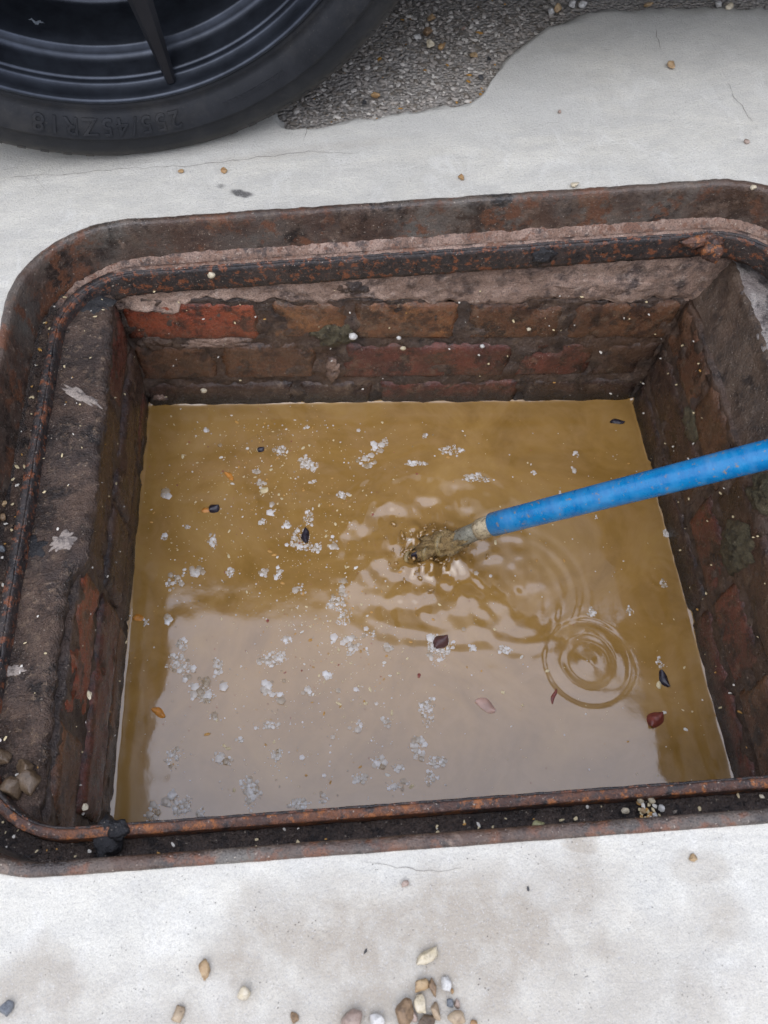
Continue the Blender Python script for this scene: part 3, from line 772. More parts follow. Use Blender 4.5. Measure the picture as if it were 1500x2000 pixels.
# ================================================================== PEBBLES AND DEBRIS
def pebmat(name, c1, c2, rough=.45):
    k = Mat(name); n = k.noise(130, 5, .65, len(name)); n2 = k.noise(900, 3)
    c = k.ramp(n, [(.32, c1), (.66, c2)])
    c = k.mix(k.ramp(k.noise(260, 5, .7, 3.3), [(.50, 0.), (.66, .6)]), c, tuple(x * .45 for x in c1))
    return k.fin(c, rough, k.bump(k.math('ADD', n, n2), .5, .0012))
PM = dict(cream=pebmat('pebble_cream', (.52, .43, .27), (.60, .53, .40)), ochre=pebmat('pebble_ochre', (.30, .18, .08), (.43, .31, .17)),
          tan=pebmat('pebble_tan', (.30, .21, .13), (.44, .34, .22)), brown=pebmat('pebble_brown', (.16, .10, .055), (.28, .18, .095)),
          white=pebmat('pebble_white', (.52, .50, .45), (.62, .60, .56)), grey=pebmat('pebble_grey', (.10, .11, .12), (.20, .21, .22)),
          pink=pebmat('pebble_pink', (.30, .21, .16), (.38, .29, .235)), orange=pebmat('pebble_orange', (.30, .16, .06), (.40, .26, .12)), clay=pebmat('pebble_clay', (.080, .050, .028), (.15, .105, .065), .35),
          black=pebmat('pebble_black', (.02, .02, .022), (.05, .05, .05), .3), green=pebmat('pebble_green', (.25, .24, .10), (.40, .37, .20)))
seedp = [0]
def pebble(px, py, pw, ph, ang, kind, label, w=0.0, group=None, name='pebble', tallness=.75, onz=None, facet=.28):
    seedp[0] += 1; sd = seedp[0] * 2.31
    u, v = at_g(px, py, w); b = Vector(G(u, v, w))
    depth = -(cam.matrix_world.inverted() @ b).z
    a, c = pw / F * depth / 2, ph / F * depth / 2
    h = min(a, c) * tallness; u, v = at_g(px, py, w + h * .82); b = Vector(G(u, v, w))
    B, Fi = ico(3); V = []
    flats = [(Vector((random.gauss(0, 1), random.gauss(0, 1), random.gauss(0, .8))).normalized(), random.uniform(.42, .82)) for _ in range(11)]
    for x in B:
        q = Vector(x)
        for nrm, dd in flats:
            e = q.dot(nrm)
            if e > dd: q = q - nrm * (e - dd) * .97
        q = q * (1 + facet * .6 * FB(x[0], x[1], x[2], 1.1, sd) + .09 * FB(x[0], x[1], x[2], 4, sd))
        X_, Y_ = q.x * a, q.y * c
        V.append((b.x + X_ * math.cos(ang) - Y_ * math.sin(ang), b.y + X_ * math.sin(ang) + Y_ * math.cos(ang), b.z + h * .82 + q.z * h))
    return tag(mesh(name, V, Fi, PM[kind], base=b), label, 'stone', group)
PEB = [
 (400, 1898, 30, 44, .1, 'ochre', 'ochre triangular pebble alone on the pale concrete below the frame'),
 (476, 1941, 33, 38, .3, 'cream', 'cream and yellow pebble on concrete just right of the ochre triangular one'),
 (347, 1980, 26, 40, .1, 'tan', 'dull tan oval pebble at the bottom edge, left of the cream pebble'),
 (12, 1973, 34, 34, 0, 'grey', 'dark slate grey pebble at the bottom left corner of the concrete'),
 (833, 1866, 62, 32, .32, 'cream', 'long pale cream flint lying alone on the beige stain'),
 (574, 1990, 18, 26, .2, 'brown', 'small brown pebble at the bottom edge, left of the pinkish stone'),
 (690, 1990, 54, 52, .2, 'pink', 'large pinkish brown pebble at the bottom edge beside a white one'),
 (733, 1997, 34, 34, .5, 'white', 'white and cream pebble touching the large pinkish stone'),
 (783, 1978, 50, 56, .2, 'brown', 'big wet brown pebble with a white fleck in the bottom cluster'),
 (818, 1925, 36, 34, 0, 'ochre', 'rounded golden pebble at the top of the bottom cluster'),
 (845, 1930, 20, 44, .2, 'brown', 'narrow brown pebble standing right of the golden one'),
 (822, 1960, 28, 40, .1, 'cream', 'bone coloured pebble in the middle of the bottom cluster'),
 (850, 1972, 28, 38, .2, 'tan', 'tan pebble right of the bone coloured one'),
 (870, 1920, 22, 38, .2, 'white', 'white teardrop pebble right of the bottom cluster'),
 (883, 1935, 9, 11, 0, 'orange', 'tiny orange pebble beside the white teardrop pebble'),
 (805, 1980, 18, 30, .3, 'pink', 'small pink chip squeezed beside the big wet brown pebble'),
 (880, 1958, 18, 26, .3, 'grey', 'flat grey chip under the white teardrop pebble'),
 (893, 1962, 14, 22, .1, 'pink', 'pale pink chip at the right of the bottom cluster'),
 (893, 1990, 44, 30, .1, 'tan', 'flat pale tan stone at the bottom edge, right of the cluster'),
 (830, 1998, 44, 26, .1, 'clay', 'muddy brown stone cut by the bottom edge under the cluster'),
 (925, 2000, 20, 16, 0, 'orange', 'small yellow orange pebble at the bottom edge, rightmost of the cluster'),
 (1354, 1677, 17, 22, .4, 'ochre', 'small ochre pebble on the concrete below the right end of the frame'),
 (790, 1727, 20, 18, -.5, 'pink', 'flat dull pink chip on the concrete below the middle of the frame'),
 (714, 1858, 5, 13, -.5, 'black', 'tiny dark sliver on the concrete above the long cream flint'),
 (1031, 1735, 6, 13, .1, 'black', 'tiny black sliver on the concrete under the channel grit'),
 (1312, 127, 18, 22, .2, 'ochre', 'single tan pebble on the grey concrete at top right'),
 (899, 346, 13, 19, .3, 'orange', 'small orange yellow pebble on white concrete behind the frame'),
 (1123, 360, 20, 16, .1, 'cream', 'small cream pebble at the back edge of the frame'),
 (437, 332, 16, 15, -.3, 'orange', 'small orange chip on the concrete under the tyre'),
 (353, 334, 12, 10, 0, 'orange', 'faint orange chip on the concrete, left of the other chip under the tyre'),
 (1093, 218, 9, 9, 0, 'pink', 'tiny pinkish stone on the grey concrete at top centre right'),
 (1459, 275, 12, 14, 0, 'pink', 'small dull stone on the white concrete near the right edge'),
 (1470, 365, 16, 14, .2, 'cream', 'small pale stone on the concrete beside the right frame corner'),
]
for q in PEB: pebble(*q)
GRIT = [
 (733, 185, 20, 18, 0, 'orange', 'orange brown pebble on the dark grit right beside the tyre'),
 (711, 200, 12, 14, 0, 'black', 'black stone on the grit left of the orange brown pebble by the tyre'),
 (862, 92, 18, 16, .2, 'orange', 'bright orange pebble in the grit patch, upper of two'),
 (923, 107, 16, 24, .4, 'ochre', 'rusty orange pebble at the edge of the grit patch'),
 (840, 85, 18, 22, .3, 'cream', 'cream pebble left of the bright orange one in the grit patch'),
 (835, 62, 20, 22, .2, 'brown', 'brown pebble in the grit patch above the cream one'),
 (815, 72, 16, 20, .1, 'white', 'white pebble nearest the tyre tread in the grit patch'),
 (843, 35, 18, 18, .1, 'ochre', 'ochre pebble in the grit beside the tyre tread, higher up'),
 (1075, 20, 16, 22, .2, 'white', 'white pebble at the top edge where grit meets pale concrete'),
 (1090, 15, 22, 22, .1, 'ochre', 'ochre pebble touching the white one at the top edge'),
 (1118, 8, 18, 18, .1, 'white', 'first of two white pebbles right of the ochre one at the top'),
 (1138, 8, 18, 16, .1, 'white', 'second of two white pebbles right of the ochre one at the top'),
 (1266, 8, 22, 14, .1, 'ochre', 'ochre pebble at the top edge between two groups of white pebbles'),
 (1403, 8, 16, 20, .1, 'white', 'small white pebble at the top edge towards the right corner'),
 (1422, 14, 22, 24, .1, 'cream', 'cream pebble at the top edge towards the right corner'),
 (905, 55, 12, 12, .1, 'pink', 'small pinkish pebble in the middle of the grit patch'),
 (940, 150, 12, 16, .1, 'black', 'black stone at the concave edge of the pale concrete'),
 (955, 115, 10, 14, .1, 'black', 'black stone just above the other black one at the pale edge'),
]
for q in GRIT: pebble(*q, w=-.008)
FRP = [
 (20, 1540, 58, 56, .3, 'clay', 'muddy brown stone in the left frame corner, nearest the rim', -.058),
 (55, 1530, 56, 56, .1, 'clay', 'muddy brown stone in the left frame corner touching its neighbour', -.058),
 (50, 1500, 46, 44, .2, 'clay', 'pitted muddy stone behind the pair in the left frame corner', -.058),
 (3, 1478, 40, 44, .2, 'clay', 'dark muddy stone cut by the left edge above the frame corner', -.058),
 (1050, 1612, 30, 22, .2, 'green', 'greenish yellow pebble lying in the front channel of the frame', -.052),
 (1272, 1562, 17, 16, .2, 'cream', 'cream pebble of the little heap in the front channel, at its top right', -.050),
 (1250, 1565, 16, 15, .2, 'cream', 'cream pebble of the little heap in the front channel, at its top left', -.050),
 (1290, 1578, 16, 18, .2, 'white', 'white pebble of the little heap in the front channel, at its right', -.050),
 (1278, 1592, 13, 16, .2, 'white', 'white pebble of the little heap in the front channel, nearest the rim', -.050),
 (1256, 1583, 12, 14, .2, 'ochre', 'ochre pebble in the middle of the little channel heap', -.050),
 (1220, 1585, 20, 15, .2, 'cream', 'flat cream pebble left of the little channel heap', -.050),
 (1487, 1556, 12, 12, .2, 'cream', 'single cream pebble at the right end of the front channel', -.050),
 (240, 507, 18, 14, .2, 'cream', 'cream pebble in the back left corner of the frame channel', -.049),
 (5, 985, 18, 20, .2, 'ochre', 'ochre pebble in the left channel at the picture edge', -.050),
 (4, 1010, 16, 18, .2, 'brown', 'brown pebble in the left channel below the ochre one', -.050),
 (3, 1070, 16, 20, .2, 'grey', 'grey pebble in the left channel, lowest of three', -.050),
 (105, 973, 7, 22, -.2, 'ochre', 'thin ochre sliver lying on the left mortar ledge', -.081),
 (175, 1357, 11, 20, .1, 'cream', 'cream pebble stuck on the left wall above the water', -.100),
 (165, 1577, 14, 19, .1, 'cream', 'cream pebble on the left wall near the frame corner', -.100),
]
for q in FRP: pebble(*q[:7], w=q[7])
# pebbles on the brick courses of the back wall
def wall_pebble(px, py, pw, kind, label):
    c = at_y(px, py, YB - .006); d = .9; s = pw / F * d / 2; B, Fi = ico(2); V = []
    seedp[0] += 1
    for x in B:
        q = np.array(x) * (1 + .3 * FB(*x, 1.2, seedp[0])); V.append((c[0] + q[0] * s, c[1] + q[1] * s * .8, c[2] + q[2] * s * .8))
    return tag(mesh('pebble', V, Fi, PM[kind], base=c), label, 'stone')
wall_pebble(787, 680, 14, 'cream', 'cream pebble stuck on the back wall at mid height')
wall_pebble(779, 660, 11, 'white', 'white pebble stuck on the back wall above the cream one')
wall_pebble(398, 763, 16, 'cream', 'cream pebble low on the back wall above the waterline, left')
wall_pebble(413, 537, 16, 'cream', 'cream pebble stuck on the pale mortar under the back of the frame')
wall_pebble(690, 657, 20, 'white', 'pale stone stuck in the mortar lump on the back wall')
wall_pebble(942, 676, 11, 'white', 'small white pebble stuck right of centre on the back wall')
wall_pebble(1033, 643, 10, 'cream', 'small cream pebble stuck towards the right of the back wall')

# floating leaves and husks
def husk(px, py, L, Wd, ang, mat, label, cat, curl=.3, nm='husk'):
    c = at_z(px, py, .0); z = wz(c[0], c[1]) + .0006; s = L / F * 1.0; wd = Wd / F * 1.0; nu, nv = 14, 8; V = []
    for th in (0, -.0006):
        for i in range(nu):
            t = i / (nu - 1); wv = wd / 2 * math.sin(math.pi * (t * .92 + .04)) ** .7
            for j in range(nv):
                q = j / (nv - 1) * 2 - 1; x = (t - .5) * s; y = q * wv + .06 * s * math.sin(t * 5)
                zz = curl * wd * (1 - q * q) * .6 + .0006 * FB(x, y, 0, 200, px) + th
                V.append((c[0] + x * math.cos(ang) - y * math.sin(ang), c[1] + x * math.sin(ang) + y * math.cos(ang), z + zz))
    n = nu * nv; Fc = grid_faces(nu, nv) + grid_faces(nu, nv, base=n, flip=True)
    return tag(mesh(nm, V, Fc, mat, base=c), label, cat)
M_husk = plain('dark_husk', (.022, .018, .026), .25, .4, 300); M_red = plain('red_leaf', (.17, .04, .026), .35, .35, 200); M_orl = plain('orange_leaf', (.50, .20, .03), .4, .3, 200); M_brl = plain('brown_leaf', (.09, .04, .035), .4, .4, 200)
husk(597, 1047, 34, 17, 1.7, M_husk, 'glossy black husk floating beside a foam patch in the water', 'husk', .6)
husk(418, 994, 22, 22, .6, M_husk, 'dark round husk with orange edge floating alone at the left', 'husk', .6)
husk(403, 997, 20, 12, .3, M_orl, 'orange scrap stuck to the dark round husk', 'leaf', .4, 'leaf')
husk(509, 878, 15, 14, .6, M_husk, 'small dark husk floating near the back left of the water', 'husk', .6)
husk(1205, 824, 34, 14, .05, M_husk, 'small dark scrap floating in the far right corner of the water', 'husk', .4)
husk(1297, 1326, 34, 18, 1.9, M_husk, 'black husk floating near the right wall of the chamber', 'husk', .6)
husk(1287, 1338, 15, 10, 1.5, M_cream, 'cream flake touching the black husk near the right wall', 'leaf', .3, 'leaf')
husk(1280, 1406, 36, 28, .8, M_red, 'curled red leaf floating near the front right of the water', 'leaf', .5, 'leaf')
husk(448, 930, 26, 12, -.7, M_orl, 'pointed orange leaf floating at the back left', 'leaf', .4, 'leaf')
husk(860, 1255, 34, 28, .8, M_brl, 'dark brown curled scrap in foam in the middle of the water', 'leaf', .6, 'leaf')
husk(310, 1392, 28, 14, -.5, M_orl, 'orange leaf scrap floating along the left wall', 'leaf', .3, 'leaf')
husk(516, 958, 18, 15, .8, M_cream, 'pale yellow flake floating below the pointed orange leaf', 'leaf', .3, 'leaf')
husk(270, 1207, 20, 14, .1, M_orl, 'orange flake floating against the left wall', 'leaf', .3, 'leaf')
husk(1082, 1360, 30, 7, 1.2, M_red, 'thin red scrap floating left of the rain ring', 'leaf', .3, 'leaf')
husk(948, 1378, 40, 22, -.5, plain('pink_scrap', (.42, .26, .20), .4), 'pale pink scrap floating in the sky reflection', 'leaf', .2, 'leaf')

# loose grit on the old concrete between tyre and slab
P = []
for _ in range(2600):
    px, py = random.uniform(560, 1100), random.uniform(-30, 240); u, v = at_g(px, py, -.008)
    P.append((*G(u, v, -.0098), random.choice([.0007, .0009, .0012, .0016, .0022, .0030])))
M_gr1 = plain('grit_grey', (.36, .32, .275), .7, .4, 150); M_gr2 = plain('grit_pale', (.52, .48, .42), .7, .3, 150); M_gr3 = plain('grit_dark', (.17, .145, .115), .6, .4, 150)
bits('grit', P, [(M_gr1, 5), (M_gr2, 3), (M_gr3, 3), (M_ochre, .25)], 'loose grey grit on the old concrete beside the tyre')

# ================================================================== DRAIN ROD
Tip = np.array([.127, .443, -.012]); P2 = np.array([.2166, .4376, .09]); P1 = np.array([.438, .391, .31])
ax = (P1 - P2) / np.linalg.norm(P1 - P2)
rod = thing('drain_rod', tuple(Tip), 'blue plastic drain rod stirring the muddy water from the right', 'drain rod')
def make_blue():
    k = Mat('blue_plastic')
    n = k.noise(70, 5, .65, 3, (1, 1, 1)); s = k.noise(22, 4, .6, 1, (3.0, .6, -2.2))
    c = k.ramp(n, [(.3, (.003, .135, .36)), (.7, (.007, .225, .48))])
    c = k.mix(k.ramp(s, [(.46, 0.), (.74, .5)]), c, (.09, .30, .55))
    c = k.mix(k.ramp(k.noise(160, 4, .6, 6), [(.60, 0.), (.70, .85)]), c, (.26, .19, .11))
    c = k.mix(k.ramp(k.noise(28, 5, .7, 9), [(.58, 0.), (.72, .45)]), c, (.16, .17, .16))
    return k.fin(c, k.ramp(s, [(.4, .22), (.7, .45)]), k.bump(k.noise(300, 3), .25, .0008), Specular_IOR_Level=.6)
pts = []; rad = []
for i in range(60):
    t = i / 59 * 1.7; sag = np.array([0, -.05, .05]) * (t / 1.7) ** 2
    pts.append(P2 + ax * t + sag); rad.append(.0146)
rad[0] = .0128; pts.insert(1, P2 + ax * .0015); rad.insert(1, .0146)
V, Fc = tube(pts, rad, 32); mesh('rod', V, Fc, make_blue(), rod)
M_ferr = make_grime('worn_cream_collar', ((.16, .12, .07), (.52, .43, .28), (.40, .32, .19), (.60, .54, .42)), 60, (.3, .6), .5, .001, off=3)
dv = (P2 - Tip) / np.linalg.norm(P2 - Tip)
pts = [P2 + dv * .002, P2 - dv * .001, P2 - dv * .004, P2 - dv * .016, P2 - dv * .021, P2 - dv * .022]; V, Fc = tube(pts, [.009, .0122, .0130, .0132, .0122, .009], 32)
fer = mesh('ferrule', V, Fc, M_ferr, rod)
M_coup = make_grime('muddy_steel', ((.08, .07, .045), (.26, .25, .19), (.20, .19, .15), (.40, .34, .22)), 60, (.25, .5), .5, .001, off=5)
q0 = P2 - dv * .020
pts = [q0 + dv * .002, q0, q0 - dv * .003, q0 - dv * .030, q0 - dv * .034, q0 - dv * .037, q0 - dv * .05]; V, Fc = tube(pts, [.009, .0102, .0112, .0114, .0102, .0082, .0080], 28)
mesh('coupling', V, Fc, M_coup, rod)
M_brass = make_grime('muddy_brass', ((.06, .05, .02), (.34, .24, .10), (.27, .19, .08), (.46, .36, .20)), 70, (.25, .5), .6, .001, off=8)
pts = []; a_ = np.cross(dv, [0, 0, 1.]); a_ /= np.linalg.norm(a_); b_ = np.cross(dv, a_)
for i in range(150):
    t = i / 149; th = t * 2 * math.pi * 3.2; rr = .0095 + .003 * math.sin(t * 9)
    pts.append(q0 - dv * (.036 + .085 * t) + a_ * rr * math.cos(th) + b_ * rr * math.sin(th))
V, Fc = tube(pts, [.0042 * (1 - .35 * i / 149) for i in range(150)], 12); mesh('worm_screw', V, Fc, M_brass, rod)
# mud and grit caked round the screw
def mud():
    B, Fi = ico(4); V = []
    for x in B:
        q = 1 + .55 * FB(*x, 1.6, 3.3) + .35 * FB(*x, 5.0, 7.1) + .15 * FB(*x, 13., 1.)
        c_ = q0 - dv * (.058 - .044 * x[2] * q) + a_ * (.0145 * x[0] * q + .006 * math.sin(x[2] * 3)) + b_ * .0125 * x[1] * q
        V.append(c_)
    return mesh('mud', V, Fi, M_mud, rod)
M_mud = make_grime('wet_mud', ((.14, .09, .035), (.42, .29, .12), (.33, .215, .085), (.56, .44, .25)), 70, (.12, .45), .9, .003, off=8.8)
mud()
# a dark rubber scrap and thrown mud at the tip
V, Fc = [], []
B, Fi = ico(2)
for k in range(110):
    t = random.uniform(0, 6.28); d = abs(random.gauss(.026, .018)); c = at_z(835, 1075, 0)
    x, y = c[0] + d * math.cos(t) * 1.2, c[1] + d * math.sin(t); z = wz(x, y) + abs(random.gauss(.004, .005)); r_ = random.choice([.0006, .0009, .0012, .0018, .0026]); b0 = len(V)
    el = random.uniform(1, 2.8); an = random.uniform(0, 3.14)
    for v in B:
        lx, ly = v[0] * r_ * el, v[1] * r_
        V.append((x + lx * math.cos(an) - ly * math.sin(an), y + lx * math.sin(an) + ly * math.cos(an), z + v[2] * r_))
    Fc += [tuple(b0 + i for i in f) for f in Fi]
tag(mesh('splash', V, Fc, M_water, base=tuple(at_z(845, 1070, 0))), 'drops of muddy water splashing round the rod tip', 'splash', kind='stuff')
husk(822, 1083, 46, 22, .35, M_husk, 'dark rubber scrap at the tip of the drain rod', 'scrap', .9, 'rubber_scrap')

# ================================================================== CAR
M_rub = None
def make_rubber():
    k = Mat('tyre_rubber')
    tc = k.t.nodes.new('ShaderNodeTexCoord'); s = k.t.nodes.new('ShaderNodeSeparateXYZ'); k.L(tc.outputs['Object'], s.inputs[0])
    r2 = k.math('SQRT', k.math('ADD', k.math('POWER', s.outputs[0], 2.), k.math('POWER', s.outputs[2], 2.)))
    n = k.noise(30, 5, .65); f = k.noise(500, 4, .7); m_ = k.noise(120, 4, .7, 5)
    c = k.ramp(n, [(.3, (.008, .009, .011)), (.7, (.017, .018, .021))])
    dirt = k.math('MULTIPLY', k.ramp(r2, [(.352, 0.), (.376, .9)]), k.ramp(m_, [(.38, .05), (.62, 1.)]))
    c = k.mix(dirt, c, (.085, .072, .055))
    c = k.mix(k.ramp(f, [(.64, 0.), (.72, .6)]), c, (.10, .09, .078))
    c = k.mix(k.ramp(k.noise(18, 5, .7, 11), [(.48, 0.), (.68, .35)]), c, (.06, .055, .048))
    return k.fin(c, .55, k.bump(f, .25, .0008), Specular_IOR_Level=.3)
M_rub = make_rubber()
M_rim = plain('satin_dark_alloy', (.040, .046, .058), .36, .3, 40, .08, .0005, Metallic=.75)  # blue tint of the sky's reflection is put into the rim colour
M_spoke = plain('black_alloy', (.012, .012, .014), .42, .2, 40, .1, .0005, Metallic=.2)
M_scuff = plain('pale_scuff', (.16, .18, .20), .5, .3, 120)
WR = .383
YAW = math.radians(8)
car = thing('car', G(1.2, 1.75, 0), 'parked car with a black alloy wheel standing on the concrete behind the manhole', 'car')
def make_wheel(center, yaw, side, contact, lettering):
    """wheel with outside face towards -Y (side = 1) or +Y (-1)"""
    w = bpy.data.objects.new('wheel', None); COL.objects.link(w); w.parent = car
    w.location = Vector(center) - car.location; w.empty_display_size = .05
    ux = np.array([math.cos(yaw), math.sin(yaw), 0]); ax_ = np.array([-math.sin(yaw), math.cos(yaw), 0]) * side
    up = np.array([0, 0, 1.])
    C_ = np.array(center)
    def pt(r, th, off): return C_ + ux * r * math.cos(th) + up * r * math.sin(th) + ax_ * off
    gn = np.array([-SA, 0, CA])
    def lathe(name, prof, mat, n=160, rim=False, fl=True):
        V = []
        for i in range(n):
            th = 2 * math.pi * i / n
            for (r, off) in prof:
                p = pt(r, th, off)
                if contact and not rim:
                    hgt = (p - np.array(G(0, 0, 0))) @ gn
                    if hgt < .0015: p = p + gn * (.0015 - hgt) - ax_ * (.0015 - hgt) * .35 * (1 if off < .12 else -1)
                V.append(p)
        o = mesh(name, V, grid_faces(n, len(prof), closed_u=True), mat, w)
        bm = bmesh.new(); bm.from_mesh(o.data); bmesh.ops.recalc_face_normals(bm, faces=bm.faces); bm.to_mesh(o.data); bm.free()
        return o
    ty = [(.290, .030), (.2945, .016), (.298, .0105), (.301, .0085), (.304, .0082), (.306, .0088), (.310, .0065), (.318, .0028), (.326, .0008), (.3335, -.0008), (.3358, -.0010), (.3366, .0028), (.339, .0034), (.345, .0038),
          (.352, .0055), (.359, .0095), (.366, .0155), (.372, .0225), (.3765, .031), (.3795, .043)]
    # tread with three grooves
    tread = []
    for g0 in (.075, .115, .155): tread += [(.3825, g0 - .005), (.375, g0 - .004), (.375, g0 + .004), (.3825, g0 + .005)]
    back = [(r, .23 - o_) for r, o_ in reversed(ty)]
    tyre = lathe('tyre', ty + tread + back, M_rub, 220)
    # shoulder sipes as thin blocks
    V, Fc = [], []
    for i in range(96):
        th = 2 * math.pi * i / 96
        p0 = pt(.3655, th, .0155)
        if contact and ((p0 - np.array(G(0, 0, 0))) @ gn) < .012: continue
        b0 = len(V)
        for r, off in ((.362, .0125), (.3685, .0175), (.3745, .0265), (.3785, .042)):
            for dth in (-.012, .012):
                V.append(pt(r + .0004, th + dth * (1 if r < .37 else .8), off - .0006)); V.append(pt(r - .003, th + dth * 1.25, off + .003))
        for j in range(3):
            a = b0 + j * 4; Fc += [(a, a + 2, a + 6, a + 4), (a, a + 4, a + 5, a + 1), (a + 2, a + 3, a + 7, a + 6)]
        Fc += [(b0, b0 + 1, b0 + 3, b0 + 2), (b0 + 12, b0 + 14, b0 + 15, b0 + 13)]
    tr = mesh('tread_block', V, Fc, M_rub, w, smooth=False); tr['kind'] = 'stuff'
    bm = bmesh.new(); bm.from_mesh(tr.data); bmesh.ops.recalc_face_normals(bm, faces=bm.faces); bm.to_mesh(tr.data); bm.free()
    lathe('rim', [(.292, .034), (.296, .012), (.2972, .0075), (.2960, .0045), (.2930, .0042), (.2915, .0065), (.2905, .012), (.2890, .027), (.2868, .0285), (.2835, .0270), (.2815, .0275), (.2805, .031), (.2780, .048), (.2755, .0560),
                  (.2725, .0575), (.2665, .0575), (.2645, .0600), (.2610, .085), (.2570, .118), (.2540, .124), (.2460, .125), (.2440, .129), (.2400, .160), (.2320, .166), (.230, .20), (.255, .22), (.286, .225)], M_rim, 200, True)
    lathe('brake_disc', [(.06, .075), (.175, .075), (.178, .078), (.178, .092), (.06, .095)], plain('brake_steel', (.10, .095, .09), .4, .3, 60, Metallic=.8), 90, True)
    lathe('hub', [(.0, .018), (.030, .018), (.034, .021), (.036, .03), (.075, .034), (.082, .042), (.082, .09), (.0, .09)], M_spoke, 60, True)
    for i in range(8):
        th0 = math.radians(-78.6) + i * math.pi / 4; V = []; prof = np.linspace(.06, .2885, 26)
        for r in prof:
            q = (r - .06) / (.2285); hw = .021 - .0155 * q ** 1.2; off = .028 - .014 * q; dp = .040 - .022 * q
            c_ = pt(r, th0, 0); tv = -ux * math.sin(th0) + up * math.cos(th0)
            for (a, b) in ((-1, dp + .006), (-1, .006), (-.55, .0), (.55, .0), (1, .006), (1, dp + .006)):
                V.append(c_ + tv * hw * a * (1 if b < dp else .75) + ax_ * (off + b))
        Fc = grid_faces(26, 6, closed_v=True) + [tuple(range(6)), tuple(range(25 * 6, 26 * 6))]
        o = mesh('spoke', V, Fc, M_spoke, w, smooth=False)
        bm = bmesh.new(); bm.from_mesh(o.data); bmesh.ops.recalc_face_normals(bm, faces=bm.faces); bm.to_mesh(o.data); bm.free()
    if lettering:
        def arc_text(txt, r0, size, th_start, out=.0011, gap=1.0, nm='lettering', mat=M_rub):
            cu = bpy.data.curves.new('t', 'FONT'); cu.body = txt; cu.size = size; cu.extrude = .0012; cu.bevel_depth = .00025; cu.space_character = gap; cu.resolution_u = 3
            to = bpy.data.objects.new('t', cu); COL.objects.link(to)
            dg = bpy.context.evaluated_depsgraph_get(); me = bpy.data.meshes.new_from_object(to.evaluated_get(dg))
            V = [v.co.copy() for v in me.vertices]; Fc = [tuple(p.vertices) for p in me.polygons]
            bpy.data.objects.remove(to); bpy.data.curves.remove(cu)
            prof = np.array(ty)
            W_ = []
            for v in V:
                r = r0 + v.y; th = th_start - v.x / r0
                off = np.interp(r, prof[:, 0], prof[:, 1]); W_.append(pt(r, th, off - v.z * 1.0 - .0004))
            o = mesh(nm, W_, Fc, mat, w, smooth=False); bpy.data.meshes.remove(me)
            return o
        # sidewall size marking; letter tops point outwards, so it stands upside down at the bottom
        arc_text('255/45ZR18', .3125, .0255, math.radians(-79.0), gap=1.22)
        arc_text('10', .3125, .0255, math.radians(-116.0), gap=1.22)
        # smaller illegible moulded marks beyond it are left as a raised line
        V = []
        for i in range(40):
            th = math.radians(-70 + i * .35)
            for rr_, h_ in ((.3200, .0), (.3200, -.0010), (.3235, -.0010), (.3235, .0)): V.append(pt(rr_, th, np.interp(rr_, [.318, .326], [.0028, .0008]) + h_))
        Fc = [f for k_, f in enumerate(grid_faces(40, 4, closed_v=True)) if (k_ // 4) % 3 != 2]
        mesh('moulded_mark', V, Fc, M_rub, w, smooth=False)
        # scuffs on the barrel
        for t0, t1, o0, o1, sd2 in ((-119, -114, .072, .090, 2), (-108, -104.5, .080, .086, 3)):
            V = []
            for i in range(30):
                q = i / 29; th = math.radians(t0 + (t1 - t0) * q); mid = (o0 + o1) / 2 + .004 * FB(q, 0, 0, 3, sd2); hw = (o1 - o0) / 2 * math.sin(math.pi * q) * (.6 + .8 * abs(FB(q, 1, 0, 6, sd2)))
                for e in (-1, 1):
                    of = mid + e * hw; V.append(pt(np.interp(of, [.06, .085, .118], [.2645, .261, .257]) - .0008, th, of))
            mesh('scuff', V, grid_faces(30, 2), M_scuff, w)
    return w
lift = WR - .013
g_w = G(-.195, 0, 0)
wc = np.array([-.193, .812, .6635])
make_wheel(tuple(wc), YAW, 1, True, True)
def gwheel(u, v, side):
    c = np.array(G(u, v, lift)); make_wheel(tuple(c), 0., side, True, False)
gwheel(2.62, .84, 1); gwheel(-.15, 2.68, -1); gwheel(2.62, 2.68, -1)
# body: lofted sections along the length, wheel wells cut out
M_paint = Mat('car_paint').fin((.11, .115, .12), .25, metal=.4, Coat_Weight=.6, Coat_Roughness=.08)
M_glass = Mat('car_glass').fin((.010, .012, .013), .05, Specular_IOR_Level=.8)
M_lamp = Mat('lamp_glass').fin((.55, .57, .6), .1, Specular_IOR_Level=.8)
M_tail = Mat('tail_lamp').fin((.25, .01, .01), .15)
M_trim = plain('black_trim', (.02, .02, .021), .6)
VC, HWID = 1.755, .935
